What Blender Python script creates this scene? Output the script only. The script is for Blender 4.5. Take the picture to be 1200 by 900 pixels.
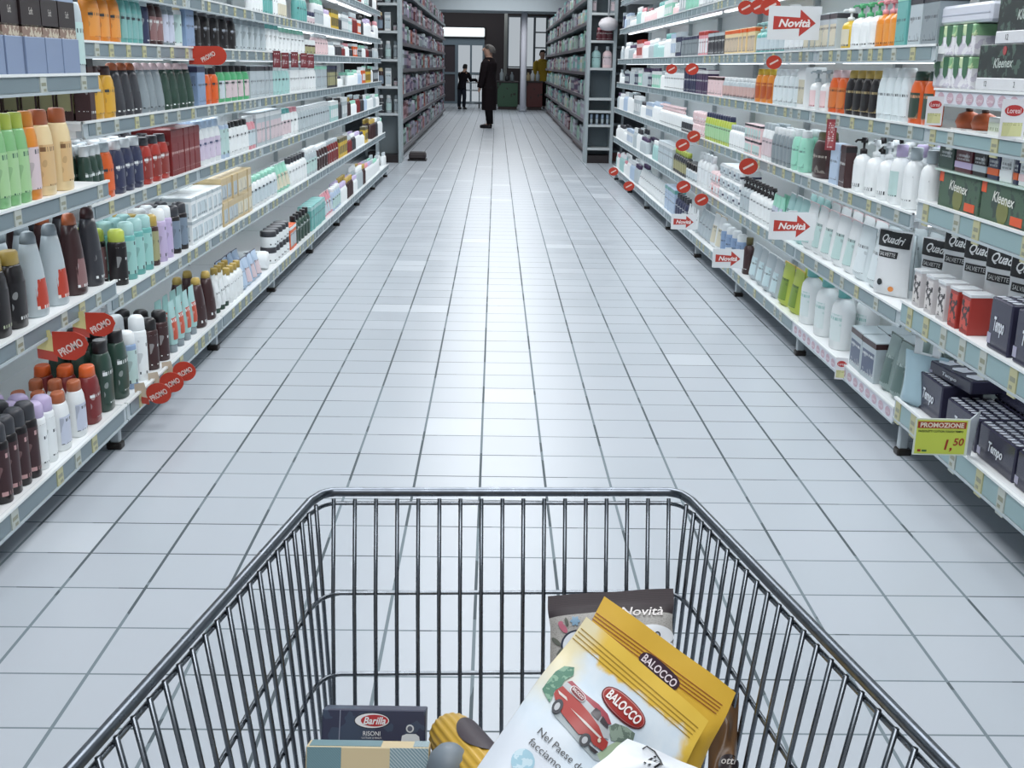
import bpy, bmesh, math, random
from mathutils import Vector, Matrix
random.seed(7)
for o in list(bpy.data.objects): bpy.data.objects.remove(o)
SC = bpy.context.scene
COL = SC.collection
PI = math.pi
# ------------------------------------------------------------------ camera
F, PITCH, YAW, ROLL, H = 1325.0, 0.27463, 0.01829, 0.01823, 1.23
_fwd = Vector((math.sin(YAW)*math.cos(PITCH), math.cos(YAW)*math.cos(PITCH), -math.sin(PITCH)))
_r0 = Vector((math.cos(YAW), -math.sin(YAW), 0)); _u0 = _r0.cross(_fwd)
RIGHT = math.cos(ROLL)*_r0 + math.sin(ROLL)*_u0
UP = -math.sin(ROLL)*_r0 + math.cos(ROLL)*_u0
FWD = _fwd
EYE = Vector((0, 0, H))
cam = bpy.data.cameras.new('camera'); camo = bpy.data.objects.new('camera', cam); COL.objects.link(camo)
cam.sensor_fit = 'HORIZONTAL'; cam.sensor_width = 36; cam.lens = F/1200*36; cam.clip_start = 0.02; cam.clip_end = 200
m = Matrix((RIGHT, UP, -FWD)).transposed().to_4x4(); m.translation = EYE
camo.matrix_world = m
SC.camera = camo
SC.view_settings.view_transform = 'Standard'; SC.view_settings.look = 'None'
SC.view_settings.gamma = 1; SC.view_settings.use_curve_mapping = False
SC.view_settings.exposure = 0.0
SC.cycles.use_denoising = True
SC.cycles.max_bounces = 6; SC.cycles.diffuse_bounces = 4; SC.cycles.glossy_bounces = 3
SC.cycles.transmission_bounces = 4; SC.cycles.transparent_max_bounces = 6
SC.cycles.caustics_reflective = False; SC.cycles.caustics_refractive = False
# ------------------------------------------------------------------ world, ceiling lamps and added fill lights
w = bpy.data.worlds.new('daylight'); SC.world = w; w.use_nodes = True
w.node_tree.nodes['Background'].inputs[0].default_value = (0.9, 0.95, 1.0, 1)
w.node_tree.nodes['Background'].inputs[1].default_value = 0.5
def area_lamp(name, loc, sx, sy, power, col=(0.93, 0.97, 1.0)):
    l = bpy.data.lights.new(name, 'AREA'); l.shape = 'RECTANGLE'; l.size = sx; l.size_y = sy; l.energy = power; l.color = col
    o = bpy.data.objects.new(name, l); o.location = loc; COL.objects.link(o); return o
for i in range(9):
    area_lamp('aisle_overhead_light', (0.1, -0.6+3.6*i, 3.3), 1.7, 2.6, 74 if i < 5 else 50, (0.97, 0.985, 1.0))
area_lamp('entrance_fill_light', (-1, 36.2, 3.3), 4, 1.5, 60)  # added fill that brightens the dark end wall, not a shop fitting
area_lamp('aisle_overhead_light', (0.1, 30.2, 3.3), 2.6, 1.2, 45)  # extra fill before the soffit, added to lighten its face

def ray(px, py): return (px-600)/F*RIGHT - (py-450)/F*UP + FWD
def at_z(px, py, z): d = ray(px, py); return EYE + d*((z-H)/d.z)
def at_y(px, py, y): d = ray(px, py); return EYE + d*(y/d.y)
def at_d(px, py, zc): return EYE + ray(px, py)*zc
def y_on(px, X, z):          # Y at which the line (X, *, z) crosses picture column px
    k = (px-600)/F
    a = X*RIGHT.x + (z-H)*RIGHT.z; c = X*FWD.x + (z-H)*FWD.z
    return (k*c - a)/(RIGHT.y - k*FWD.y)
# ------------------------------------------------------------------ materials
def lin(c): return tuple(((v/12.92) if v <= 0.04045 else ((v+0.055)/1.055)**2.4) for v in c)
def hexc(h): return lin(tuple(int(h[i:i+2], 16)/255 for i in (0, 2, 4)))+(1,)
PAL = dict(black='1c181b', charcoal='3b3c42', brown='3f2728', darkred='7c2a2b', red='b3392f', orange='e0642a', amber='e08c34', yellow='dcb93c',
  cream='ead3a4', tan='cdb88e', lime='bccb58', green='58b07a', mint='9fdcc6', darkgreen='31493f', olive='625a38', teal='6cb0ac', paleteal='abd2d0',
  grey='8b969c', silver='b9c4c9', blue='8ba3c4', paleblue='b9cce2', navy='363b58', purple='4c3a5c', lilac='c6b7da', pink='e39ca6', palepink='efd3d5',
  white='eef2f3', gold='bb9f52', copper='b4643f', periwinkle='93a2bd', clear='dfe9ec', maroon='5b2630')
_M = {}
def base_mat(name, rough=0.4, metal=0.0, spec=0.5):
    m = bpy.data.materials.new(name); m.use_nodes = True
    b = m.node_tree.nodes['Principled BSDF']; b.inputs['Roughness'].default_value = rough
    b.inputs['Metallic'].default_value = metal; b.inputs['Specular IOR Level'].default_value = spec
    return m, m.node_tree, b
def mat(c, rough=0.38, metal=0.0, spec=0.5):
    k = (c, rough, metal, spec)
    if k not in _M:
        m, nt, b = base_mat('paint_'+c, rough, metal, spec)
        b.inputs['Base Color'].default_value = hexc(PAL.get(c, c)); _M[k] = m
    return _M[k]
def glow(c, s):
    k = ('glow', c, s)
    if k not in _M:
        m, nt, b = base_mat('glow'); b.inputs['Base Color'].default_value = hexc(PAL.get(c, c))
        b.inputs['Emission Color'].default_value = hexc(PAL.get(c, c)); b.inputs['Emission Strength'].default_value = s; _M[k] = m
    return _M[k]
def N(nt, t, **kw):
    n = nt.nodes.new(t)
    for k, v in kw.items(): setattr(n, k, v)
    return n
def mth(nt, op, a, b=None, c=None):
    n = N(nt, 'ShaderNodeMath', operation=op)
    for i, v in enumerate((a, b, c)):
        if v is None: continue
        if isinstance(v, (int, float)): n.inputs[i].default_value = v
        else: nt.links.new(v, n.inputs[i])
    return n.outputs[0]
def mixc(nt, f, a, b):
    n = N(nt, 'ShaderNodeMix', data_type='RGBA')
    for i, v in ((0, f), (6, a), (7, b)):
        if isinstance(v, (int, float)): n.inputs[i].default_value = v
        elif isinstance(v, tuple): n.inputs[i].default_value = v
        else: nt.links.new(v, n.inputs[i])
    return n.outputs[2]
def noise(nt, vec, scale, detail=2):
    n = N(nt, 'ShaderNodeTexNoise'); n.inputs['Scale'].default_value = scale; n.inputs['Detail'].default_value = detail
    if vec is not None: nt.links.new(vec, n.inputs['Vector'])
    return n.outputs[0]
def objco(nt):
    t = N(nt, 'ShaderNodeTexCoord'); s = N(nt, 'ShaderNodeSeparateXYZ'); nt.links.new(t.outputs['Object'], s.inputs[0])
    return t.outputs['Object'], s.outputs[0], s.outputs[1], s.outputs[2]
def printed(c, ink, rows=70, cov=0.5, rough=0.4):
    """label paper or film with rows of small print and a few coloured blocks"""
    k = ('print', c, ink, rows, cov, rough)
    if k in _M: return _M[k]
    m, nt, b = base_mat('printed_'+c, rough)
    v, x, y, z = objco(nt)
    row = mth(nt, 'FLOOR', mth(nt, 'MULTIPLY', z, rows)); fr = mth(nt, 'FRACT', mth(nt, 'MULTIPLY', z, rows))
    cb = N(nt, 'ShaderNodeCombineXYZ'); nt.links.new(mth(nt, 'MULTIPLY', mth(nt, 'ADD', x, y), 240), cb.inputs[0]); nt.links.new(mth(nt, 'MULTIPLY', row, 7.3), cb.inputs[1])
    n1 = noise(nt, cb.outputs[0], 1.0, 0)
    cb2 = N(nt, 'ShaderNodeCombineXYZ'); nt.links.new(mth(nt, 'MULTIPLY', row, 3.1), cb2.inputs[0])
    n2 = noise(nt, cb2.outputs[0], 1.0, 0)
    f = mth(nt, 'MULTIPLY', mth(nt, 'MULTIPLY', mth(nt, 'GREATER_THAN', n1, 0.52), mth(nt, 'LESS_THAN', fr, 0.6)), mth(nt, 'GREATER_THAN', n2, 1-cov))
    nb = noise(nt, v, 22, 1)
    base = mixc(nt, mth(nt, 'MULTIPLY', mth(nt, 'GREATER_THAN', nb, 0.62), 0.3), hexc(PAL.get(c, c)), hexc(PAL.get(ink, ink)))
    nt.links.new(mixc(nt, f, base, hexc(PAL.get(ink, ink))), b.inputs['Base Color'])
    _M[k] = m; return m
def spotted(c1, c2, scale=60, th=0.55, rough=0.5, kind='vor'):
    k = ('spot', c1, c2, scale, th, kind)
    if k in _M: return _M[k]
    m, nt, b = base_mat('pattern', rough); v, x, y, z = objco(nt)
    if kind == 'vor':
        n = N(nt, 'ShaderNodeTexVoronoi'); n.inputs['Scale'].default_value = scale; nt.links.new(v, n.inputs['Vector']); f = mth(nt, 'LESS_THAN', n.outputs[0], th)
    else: f = mth(nt, 'GREATER_THAN', noise(nt, v, scale, 3), th)
    nt.links.new(mixc(nt, f, hexc(PAL.get(c1, c1)), hexc(PAL.get(c2, c2))), b.inputs['Base Color']); _M[k] = m; return m
def metal(name, c, rough, met=1.0):
    k = ('metal', name)
    if k in _M: return _M[k]
    m, nt, b = base_mat(name, rough, met); v, x, y, z = objco(nt)
    n = noise(nt, v, 60, 3); nt.links.new(mixc(nt, mth(nt, 'MULTIPLY', n, 0.5), hexc(c), hexc('20242a')), b.inputs['Base Color'])
    r = mth(nt, 'ADD', mth(nt, 'MULTIPLY', n, 0.2), rough-0.1); nt.links.new(r, b.inputs['Roughness']); _M[k] = m; return m
# ------------------------------------------------------------------ mesh builder
class MB:
    def __init__(s): s.v = []; s.f = []; s.m = []; s.sm = []; s.uv = None
    def add(s, vs, fs, mi=0, sm=False):
        o = len(s.v); s.v += [tuple(p) for p in vs]
        for f in fs: s.f.append(tuple(i+o for i in f)); s.m.append(mi); s.sm.append(sm)
    def box(s, x0, x1, y0, y1, z0, z1, mi=0, c=0.0, M=None):
        if c <= 0:
            vs = [(x, y, z) for z in (z0, z1) for y in (y0, y1) for x in (x0, x1)]
            fs = [(0, 2, 3, 1), (4, 5, 7, 6), (0, 1, 5, 4), (2, 6, 7, 3), (0, 4, 6, 2), (1, 3, 7, 5)]
        else:
            vs = []; fs = []
            def ring(i, z): return [(x0+i, y0+c, z), (x0+c, y0+i, z), (x1-c, y0+i, z), (x1-i, y0+c, z), (x1-i, y1-c, z), (x1-c, y1-i, z), (x0+c, y1-i, z), (x0+i, y1-c, z)]
            rs = [ring(c*0.7, z0), ring(0, z0+c), ring(0, z1-c), ring(c*0.7, z1)]
            for r in rs: vs += r
            for k in range(3):
                for j in range(8): a = k*8+j; b = k*8+(j+1) % 8; fs.append((a, b, b+8, a+8))
            fs.append(tuple(range(7, -1, -1))); fs.append(tuple(range(24, 32)))
        if M is not None: vs = [M @ Vector(p) for p in vs]
        s.add(vs, fs, mi)
    def lathe(s, prof, sx=1.0, sy=1.0, seg=14, mi=0, cx=0, cy=0, p=2.0, top=True, bot=True, M=None, sm=True):
        vs = []; n = len(prof)
        for r, z in prof:
            for k in range(seg):
                a = 2*PI*k/seg; ca, sa = math.cos(a), math.sin(a)
                q = (abs(ca)**p+abs(sa)**p)**(-1.0/p)
                vs.append((cx+r*sx*ca*q, cy+r*sy*sa*q, z))
        if M is not None: vs = [M @ Vector(q) for q in vs]
        fs = []
        for i in range(n-1):
            for k in range(seg):
                a = i*seg+k; b = i*seg+(k+1) % seg; fs.append((a, b, b+seg, a+seg))
        s.add(vs, fs, mi, sm)
        o = len(s.v)-len(vs)
        if bot: s.f.append(tuple(o+k for k in range(seg-1, -1, -1))); s.m.append(mi); s.sm.append(False)
        if top: s.f.append(tuple(o+(n-1)*seg+k for k in range(seg))); s.m.append(mi); s.sm.append(False)
    def grid(s, fn, nu, nv, mi=0, sm=True, flip=False):
        vs = [fn(i/nu, j/nv) for j in range(nv+1) for i in range(nu+1)]; fs = []
        for j in range(nv):
            for i in range(nu):
                a = j*(nu+1)+i; f = (a, a+1, a+nu+2, a+nu+1); fs.append(f[::-1] if flip else f)
        s.add(vs, fs, mi, sm)
    def tube(s, pts, r, seg=8, mi=0, closed=False):
        pts = [Vector(p) for p in pts]; n = len(pts); rings = []
        up = None
        for i, p in enumerate(pts):
            a = pts[(i-1) % n] if (closed or i > 0) else p; b = pts[(i+1) % n] if (closed or i < n-1) else p
            t = (b-a).normalized()
            if up is None: up = Vector((0, 0, 1)) if abs(t.z) < 0.9 else Vector((0, 1, 0))
            e1 = t.cross(up).normalized(); e2 = e1.cross(t).normalized(); up = e2
            rr = r[i] if isinstance(r, (list, tuple)) else r
            rings.append([p+rr*(math.cos(2*PI*k/seg)*e1+math.sin(2*PI*k/seg)*e2) for k in range(seg)])
        vs = [q for rg in rings for q in rg]; fs = []
        for i in range(n if closed else n-1):
            for k in range(seg):
                a = i*seg+k; b = i*seg+(k+1) % seg; c = ((i+1) % n)*seg
                fs.append((a, c+k, c+(k+1) % seg, b))
        if not closed: fs.append(tuple(range(seg))); fs.append(tuple((n-1)*seg+k for k in range(seg-1, -1, -1)))
        s.add(vs, fs, mi, True)
    def mesh(s, name, mats):
        me = bpy.data.meshes.new(name); me.from_pydata(s.v, [], s.f)
        for m in mats: me.materials.append(m)
        me.polygons.foreach_set('material_index', s.m); me.polygons.foreach_set('use_smooth', s.sm)
        if s.uv:
            l = me.uv_layers.new(name='uv'); 
            for lp in me.loops: l.data[lp.index].uv = s.uv[lp.vertex_index]
        me.update(); return me
    def build(s, name, mats, parent=None):
        return put(name, s.mesh(name, mats if isinstance(mats, (list, tuple)) else [mats]), parent)
def put(name, me, parent=None):
    o = bpy.data.objects.new(name, me); COL.objects.link(o)
    if parent is not None: o.parent = parent
    return o
def empty(name, loc=(0, 0, 0), rz=0.0):
    o = bpy.data.objects.new(name, None); COL.objects.link(o); o.location = loc; o.rotation_euler = (0, 0, rz); o.empty_display_size = 0.05; return o
def tag(o, label=None, cat=None, group=None, kind=None):
    if label: o['label'] = label
    if cat: o['category'] = cat
    if group: o['group'] = group
    if kind: o['kind'] = kind
    return o
def struct(o): o['kind'] = 'structure'; return o
def copy_tree(o, parent=None):
    c = o.copy(); COL.objects.link(c); c.parent = parent
    for ch in KIDS.get(o.name, []): copy_tree(ch, c)
    return c
KIDS = {}
_T = {}
def text2d(s, shear=0.0, bold=0.0):
    """outline of a word as (verts, faces), height of a capital = 1, centred on the origin"""
    k = (s, shear, bold)
    if k in _T: return _T[k]
    cu = bpy.data.curves.new('lettering', 'FONT'); cu.body = s; cu.shear = shear; cu.offset = bold; cu.resolution_u = 3
    o = bpy.data.objects.new('lettering', cu); COL.objects.link(o)
    dg = bpy.context.evaluated_depsgraph_get(); e = o.evaluated_get(dg); me = e.to_mesh()
    vs = [(v.co.x, v.co.y) for v in me.vertices]; fs = [tuple(p.vertices) for p in me.polygons]
    e.to_mesh_clear(); bpy.data.objects.remove(o); bpy.data.curves.remove(cu)
    if not vs: return ([], [])
    x0 = min(v[0] for v in vs); x1 = max(v[0] for v in vs)
    sc = 1/0.69
    vs = [((x-(x0+x1)/2)*sc, (y-0.345)*sc) for x, y in vs]
    _T[k] = (vs, fs); return _T[k]
def text_w(s, shear=0.0, bold=0.0):
    vs, _ = text2d(s, shear, bold); return max(v[0] for v in vs)*2
def add_text(mb, s, cx, cz, height, mi, fn, ang=0.0, width=None, shear=0.0, bold=0.0):
    """fn maps a flat point (a, b) to 3D; the word is centred on (cx, cz) and turned by ang"""
    vs, fs = text2d(s, shear, bold)
    if not vs: return
    sx = height if width is None else width/text_w(s, shear, bold)
    c, sn = math.cos(ang), math.sin(ang)
    mb.add([fn(cx+x*sx*c-y*height*sn, cz+x*sx*sn+y*height*c) for x, y in vs], fs, mi)
# ------------------------------------------------------------------ the room
TS = 0.1994
def floor_mat():
    m, nt, b = base_mat('floor_tiles', 0.3, 0, 0.35); v, x, y, z = objco(nt)
    gx = mth(nt, 'DIVIDE', mth(nt, 'ADD', x, 0.4316), TS); gy = mth(nt, 'DIVIDE', mth(nt, 'SUBTRACT', y, 3.7005), TS)
    def dist(g): f = mth(nt, 'FRACT', g); return mth(nt, 'MINIMUM', f, mth(nt, 'SUBTRACT', 1.0, f))
    nx = noise(nt, v, 3.0, 3)
    lx = mth(nt, 'LESS_THAN', dist(gx), 0.019); ly = mth(nt, 'LESS_THAN', dist(gy), 0.0135)
    grout = mth(nt, 'MAXIMUM', lx, ly)
    cb = N(nt, 'ShaderNodeCombineXYZ'); nt.links.new(mth(nt, 'FLOOR', gx), cb.inputs[0]); nt.links.new(mth(nt, 'FLOOR', gy), cb.inputs[1])
    wn = N(nt, 'ShaderNodeTexWhiteNoise', noise_dimensions='2D'); nt.links.new(cb.outputs[0], wn.inputs[0])
    t = mixc(nt, wn.outputs[0], hexc('b4bbc3'), hexc('bac0c8'))
    t = mixc(nt, mth(nt, 'GREATER_THAN', wn.outputs[0], 0.965), t, hexc('c8ced5'))
    t = mixc(nt, mth(nt, 'MULTIPLY', nx, 0.25), t, hexc('b9c3cb'))
    gd = noise(nt, v, 1.7, 3); g = mixc(nt, mth(nt, 'GREATER_THAN', gd, 0.5), hexc('4f5a60'), hexc('76838a'))
    nt.links.new(mixc(nt, grout, t, g), b.inputs['Base Color'])
    nt.links.new(mth(nt, 'ADD', mth(nt, 'MULTIPLY', grout, 0.4), mth(nt, 'ADD', mth(nt, 'MULTIPLY', wn.outputs[0], 0.05), 0.29)), b.inputs['Roughness'])
    bp = N(nt, 'ShaderNodeBump'); bp.inputs['Strength'].default_value = 0.25; bp.inputs['Distance'].default_value = 0.002
    nt.links.new(mth(nt, 'SUBTRACT', 1.0, grout), bp.inputs['Height']); nt.links.new(bp.outputs[0], b.inputs['Normal'])
    return m
mb = MB(); mb.box(-9, 9, -4, 38.3, -0.1, 0); struct(mb.build('floor', floor_mat()))
mb = MB(); mb.box(-9, 9, -4, 44, 3.45, 3.6); struct(mb.build('ceiling', mat('c9d0d4', 0.8)))
mb = MB(); mb.box(-9.2, -9, -4, 38.3, 0, 3.45); struct(mb.build('wall_left', mat('aab3b8', 0.8)))
mb = MB(); mb.box(9, 9.2, -4, 38.3, 0, 3.45); struct(mb.build('wall_right', mat('aab3b8', 0.8)))
YW = 38.0
def pw(px, py): p = at_y(px, py, YW); return p.x, p.z
# far wall: dark panelling with openings where the photo shows glass
dx0, _ = pw(537, 54); dx1, _ = pw(567, 54); _, dzt = pw(550, 53)
wx0, _ = pw(595, 20); wx1, _ = pw(641, 20); _, wzt = pw(610, 20); _, wzb = pw(610, 80)
mb = MB()
mb.box(-9, dx0-0.5, YW, YW+0.3, 0, 3.45); mb.box(dx0-0.5, dx1+0.02, YW, YW+0.3, dzt+0.3, 3.45)
mb.box(dx1+0.02, wx0, YW, YW+0.3, 0, 3.45); mb.box(wx0, wx1, YW, YW+0.3, 0, wzb); mb.box(wx0, wx1, YW, YW+0.3, wzt, 3.45); mb.box(wx1, 9, YW, YW+0.3, 0, 3.45)
struct(mb.build('wall_back', mat('2c2427', 0.6)))
mb = MB(); mb.box(-9, 9, 31.5, 33.2, 2.62, 3.45); struct(mb.build('trim_1', mat('b9c2c7', 0.7)))
# glazed door with two bright leaves
d = empty('door_1', (0, YW, 0)); struct(d)
mb = MB()
fr = mat('6c7a84', 0.5)
a0 = dx0-0.5; hb = 1.05
mb.box(a0, dx1+0.02, -0.02, 0.1, dzt, dzt+0.3)
mb.box(a0, a0+0.06, -0.02, 0.1, 0, dzt); mb.box(dx0-0.1, dx0, -0.02, 0.1, 0, dzt); mb.box(dx1-0.04, dx1+0.02, -0.02, 0.1, 0, dzt)
xm = (dx0+dx1)/2; mb.box(xm-0.03, xm+0.03, -0.02, 0.1, 0, dzt)
for z in (0, 0.92): mb.box(a0, dx1, -0.015, 0.09, z, z+0.07)
struct(mb.build('frame', fr, d))
def glass():
    if 'glass' not in _M:
        m, nt, b = base_mat('window_glass', 0.05); b.inputs['Base Color'].default_value = (0.93, 0.97, 1, 1); b.inputs['Transmission Weight'].default_value = 1.0; b.inputs['IOR'].default_value = 1.05; _M['glass'] = m
    return _M['glass']
for x0, x1 in ((dx0, xm-0.03), (xm+0.03, dx1-0.04)):
    mb = MB(); mb.box(x0, x1, 0.03, 0.04, 0.07, dzt); mb.build('pane', glass(), d)
mb = MB(); mb.box(a0+0.06, dx0-0.1, 0.02, 0.06, 0.07, dzt); mb.build('side_panel', mat('3a3238', 0.3), d)
wn = empty('window_1', (0, YW, 0)); struct(wn)
mb = MB()
for px in (595, 611, 614, 626.5, 641):
    x, _ = pw(px, 40); mb.box(x-0.035, x+0.035, -0.02, 0.1, wzb, wzt)
for py in (20, 38, 56, 79):
    _, z = pw(633, py); mb.box(pw(626, 20)[0] if py in (38, 56) else wx0, wx1, -0.015, 0.09, z-0.02, z+0.02)
mb.build('window_frame', mat('4a5259', 0.5), wn)
mb = MB(); mb.box(wx0, wx1, 0.03, 0.04, wzb, wzt); mb.build('pane', glass(), wn)
# ------------------------------------------------------------------ far end of the shop
x0, z1 = pw(519, 32); x1, z0 = pw(568, 43.5)
s = empty('light_box_sign', (0, YW-0.12, 0)); tag(s, 'blank white illuminated sign with rounded ends above the glass door', 'sign')
mb = MB(); mb.box(x0, x1, -0.04, 0.04, z0, z1, 0, 0.035); mb.build('light_panel', glow('f4fbfb', 0.75), s)
mb = MB(); mb.box(x0-0.03, x1+0.03, 0.04, 0.1, z0-0.03, z1+0.03, 0, 0.02); mb.build('housing', mat('2a2a2e'), s)
p = at_z(612.5, 131, 0)
c = empty('round_column', (p.x, p.y, 0)); tag(c, 'slim pale lilac column rising from the floor by the green counter', 'column')
mb = MB(); mb.lathe([(0.085, 0), (0.085, 2.62)], seg=20); mb.build('shaft', mat('e6e6f0', 0.5), c)
mb = MB(); mb.lathe([(0.1, 0), (0.1, 0.06), (0.088, 0.07)], seg=20); mb.build('foot_ring', mat('9da2ab', 0.5), c)
mb = MB(); q = at_y(592.5, 60, 36.5); mb.box(q.x-0.05, q.x+0.05, 36.45, 36.55, 0, 2.9, 0, 0.01); tag(mb.build('square_post', mat('8d8f8c', 0.6)), 'narrow grey square post beside the dark panelling', 'post')
def counter(name, px0, px1, Y, pyt, c, label):
    a = at_y(px0, 100, Y).x; b = at_y(px1, 100, Y).x; zt = at_y(px0, pyt, Y).z
    k = empty(name, ((a+b)/2, Y, 0)); w2 = (b-a)/2; tag(k, label, 'counter')
    mb = MB(); mb.box(-w2, w2, 0, 0.6, 0.08, zt-0.04, 0, 0.01); mb.build('body', spotted(c, '2a2625', 6, 0.62, 0.5, 'n'), k)
    mb = MB(); mb.box(-w2-0.02, w2+0.02, -0.03, 0.63, zt-0.04, zt, 0, 0.01); mb.build('worktop', mat('332c2e'), k)
    mb = MB(); mb.box(-w2+0.02, w2-0.02, 0.03, 0.58, 0, 0.08); mb.build('plinth', mat('2b1c1c'), k)
    return zt
counter('checkout_counter', 583, 607, 33.6, 95, '3a5c46', 'green fronted counter beside the slim pale column')
counter('checkout_counter', 617.5, 636, 33.6, 95, '5a2c2c', 'dark red fronted counter behind the slim pale column')
for i, (px, hh, cc) in enumerate(((588, 0.34, 'silver'), (594, 0.2, 'charcoal'), (600, 0.26, 'grey'), (619, 0.24, 'tan'), (624, 0.3, 'white'), (630, 0.28, 'silver'))):
    q = at_y(px, 95, 33.9); zt = at_y(583 if px < 610 else 617.5, 95, 33.6).z
    mb = MB(); mb.lathe([(0.05, 0), (0.06, 0.02), (0.06, hh*0.6), (0.025, hh*0.8), (0.025, hh)], seg=10)
    o = mb.build('counter_bottle', mat(cc)); o.location = (q.x, q.y, zt)
    tag(o, ['tall silver', 'short charcoal', 'grey', 'tan', 'tall white', 'silver'][i]+' bottle standing on the '+('green' if px < 610 else 'dark red')+' counter', 'bottle')
# ------------------------------------------------------------------ people
def skin_body(name, joints, bones, m, parent=None, sub=2):
    me = bpy.data.meshes.new(name); me.from_pydata([j[0] for j in joints], bones, []); me.materials.append(m)
    o = put(name, me, parent)
    sk = o.modifiers.new('skin', 'SKIN'); sk.use_smooth_shade = True
    for i, j in enumerate(joints): me.skin_vertices[0].data[i].radius = (j[1], j[1] if len(j) < 3 else j[2])
    me.skin_vertices[0].data[0].use_root = True
    s = o.modifiers.new('sub', 'SUBSURF'); s.levels = sub; s.render_levels = sub
    return o
def person(loc, rz, hgt, coat, legs, hair, label, coat_len=0.33, lean=0.0, arms_fwd=0.0, bag=False):
    """standing figure, front towards -y before turning; sizes as shares of the height"""
    r = empty('person', loc, rz); r.scale = (1.15, 1.15, 1) if 'side' in label else (1, 1, 1); tag(r, label, 'person'); k = hgt
    def P(x, y, z): return (x*k, (y - lean*max(0, z-0.5))*k, z*k)
    J = [(P(0, 0, .52), .075*k, .055*k), (P(0, 0, .6), .07*k, .05*k), (P(0, -.005, .7), .085*k, .058*k), (P(0, -.005, .79), .08*k, .05*k), (P(0, 0, .845), .033*k, .033*k),
         (P(0, -.01, .89), .045*k, .05*k), (P(0, -.012, .945), .048*k, .055*k), (P(0, -.008, .985), .03*k, .035*k)]
    B = [(0, 1), (1, 2), (2, 3), (3, 4), (4, 5), (5, 6), (6, 7)]
    for s in (-1, 1):
        n = len(J); af = arms_fwd
        J += [(P(s*.105, 0, .79), .036*k), (P(s*.135, -.02-af*.2, .65), .028*k), (P(s*.13, -.05-af*.6, .53+af*.25), .022*k), (P(s*.125, -.065-af*.75, .475+af*.3), .018*k)]
        B += [(3, n), (n, n+1), (n+1, n+2), (n+2, n+3)]
        for q in range(4):
            J.append((P(s*.125+(q-1.5)*.008, -.075-af*.8, .44+af*.32-abs(q-1.4)*.004), .006*k)); B.append((n+3, len(J)-1))
        J.append((P(s*.105, -.085-af*.78, .465+af*.31), .006*k)); B.append((n+3, len(J)-1))
        n = len(J); st = .02*s
        J += [(P(s*.05, 0, .48), .055*k), (P(s*.052, -.01+st, .28), .036*k), (P(s*.052, .012+st, .05), .02*k), (P(s*.054, -.07+st, .018), .018*k)]
        B += [(0, n), (n, n+1), (n+1, n+2), (n+2, n+3)]
    skin_body('body', J, B, mat('c79f8b', 0.6), r)
    # coat, trousers, shoes and hair follow the body
    mb = MB(); prof = [(.095, .52-coat_len+.12), (.098, .45), (.09, .55), (.083, .62), (.1, .72), (.105, .78), (.07, .83), (.04, .85)]
    def cf(u, v):
        t = v*(len(prof)-1); i = min(int(t), len(prof)-2); f = t-i; rr = prof[i][0]*(1-f)+prof[i+1][0]*f; z = prof[i][1]*(1-f)+prof[i+1][1]*f
        a = 2*PI*u; w_ = 1+.03*math.sin(5*a)*(1-v)
        x, y, z2 = P(rr*1.15*math.cos(a)*w_, rr*.78*math.sin(a)*w_, z); return (x, y, z2)
    mb.grid(cf, 24, 18)
    for s in (-1, 1):
        af = arms_fwd
        mb.tube([P(s*.085, 0, .8), P(s*.115, -.005, .77), P(s*.138, -.02-af*.2, .65), P(s*.133, -.05-af*.6, .53+af*.25), P(s*.13, -.06-af*.7, .49+af*.28)], [.04*k, .045*k, .04*k, .033*k, .03*k], 10)
    mb.build('coat', mat(coat, 0.9, 0, 0.1), r)
    mb = MB()
    for s in (-1, 1):
        st = .02*s; mb.tube([P(s*.048, 0, .5), P(s*.052, -.01+st, .28), P(s*.052, .01+st, .05)], [.062*k, .047*k, .036*k], 10)
    mb.build('trousers', mat(legs, 0.9, 0, 0.1), r)
    for s in (-1, 1):
        st = .02*s; mb = MB(); mb.tube([P(s*.053, .03+st, .022), P(s*.053, 0+st, .026), P(s*.054, -.05+st, .02), P(s*.055, -.1+st, .016)], [.022*k, .028*k, .026*k, .016*k], 10); mb.build('shoe', mat('17151a'), r)
    mb = MB(); c = Vector(P(0, .004, .945))
    mb.grid(lambda u, v: tuple(c+Vector((.054*k*math.cos(2*PI*u)*math.sin(PI*(.02+.6*v)), (.06*math.sin(2*PI*u)*math.sin(PI*(.02+.6*v))+.012*v)*k, .058*k*math.cos(PI*(.02+.62*v))-(.018*k*v if math.sin(2*PI*u) > 0 else -.03*k*v)))), 20, 8)
    mb.build('hair', mat(hair, 0.7), r)
    mb = MB(); mb.tube([P(0, -.062, .955), P(0, -.073, .935), P(0, -.062, .925)], [.006*k, .009*k, .007*k], 6); mb.build('nose', mat('c79f8b', 0.6), r)
    return r
p = at_z(573, 150, 0)
person((p.x, p.y, 0), -PI/2-.35, 1.62, '211b1e', '1d1a1d', '5d5a58', 'person in a long black coat seen from the side, standing in mid aisle', 0.42, 0.02)
p = at_z(541, 128, 0)
person((p.x, p.y, 0), PI-0.5, 1.24, '1c191d', '272a33', '1b1718', 'person in a dark jacket bending over a trolley near the glass door', 0.18, 0.35, 0.5)
q = at_y(635, 95, 34.6)
person((q.x, 34.6, 0), 0.2, 1.68, 'b79a3c', '2a2528', '1d1718', 'person in a yellow top with dark hair behind the dark red counter', 0.12)
p = at_z(549, 126, 0); k = empty('shopping_trolley', (p.x+0.1, p.y-0.2, 0)); tag(k, 'small far shopping trolley in front of the glass door', 'trolley')
mb = MB()
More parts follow.
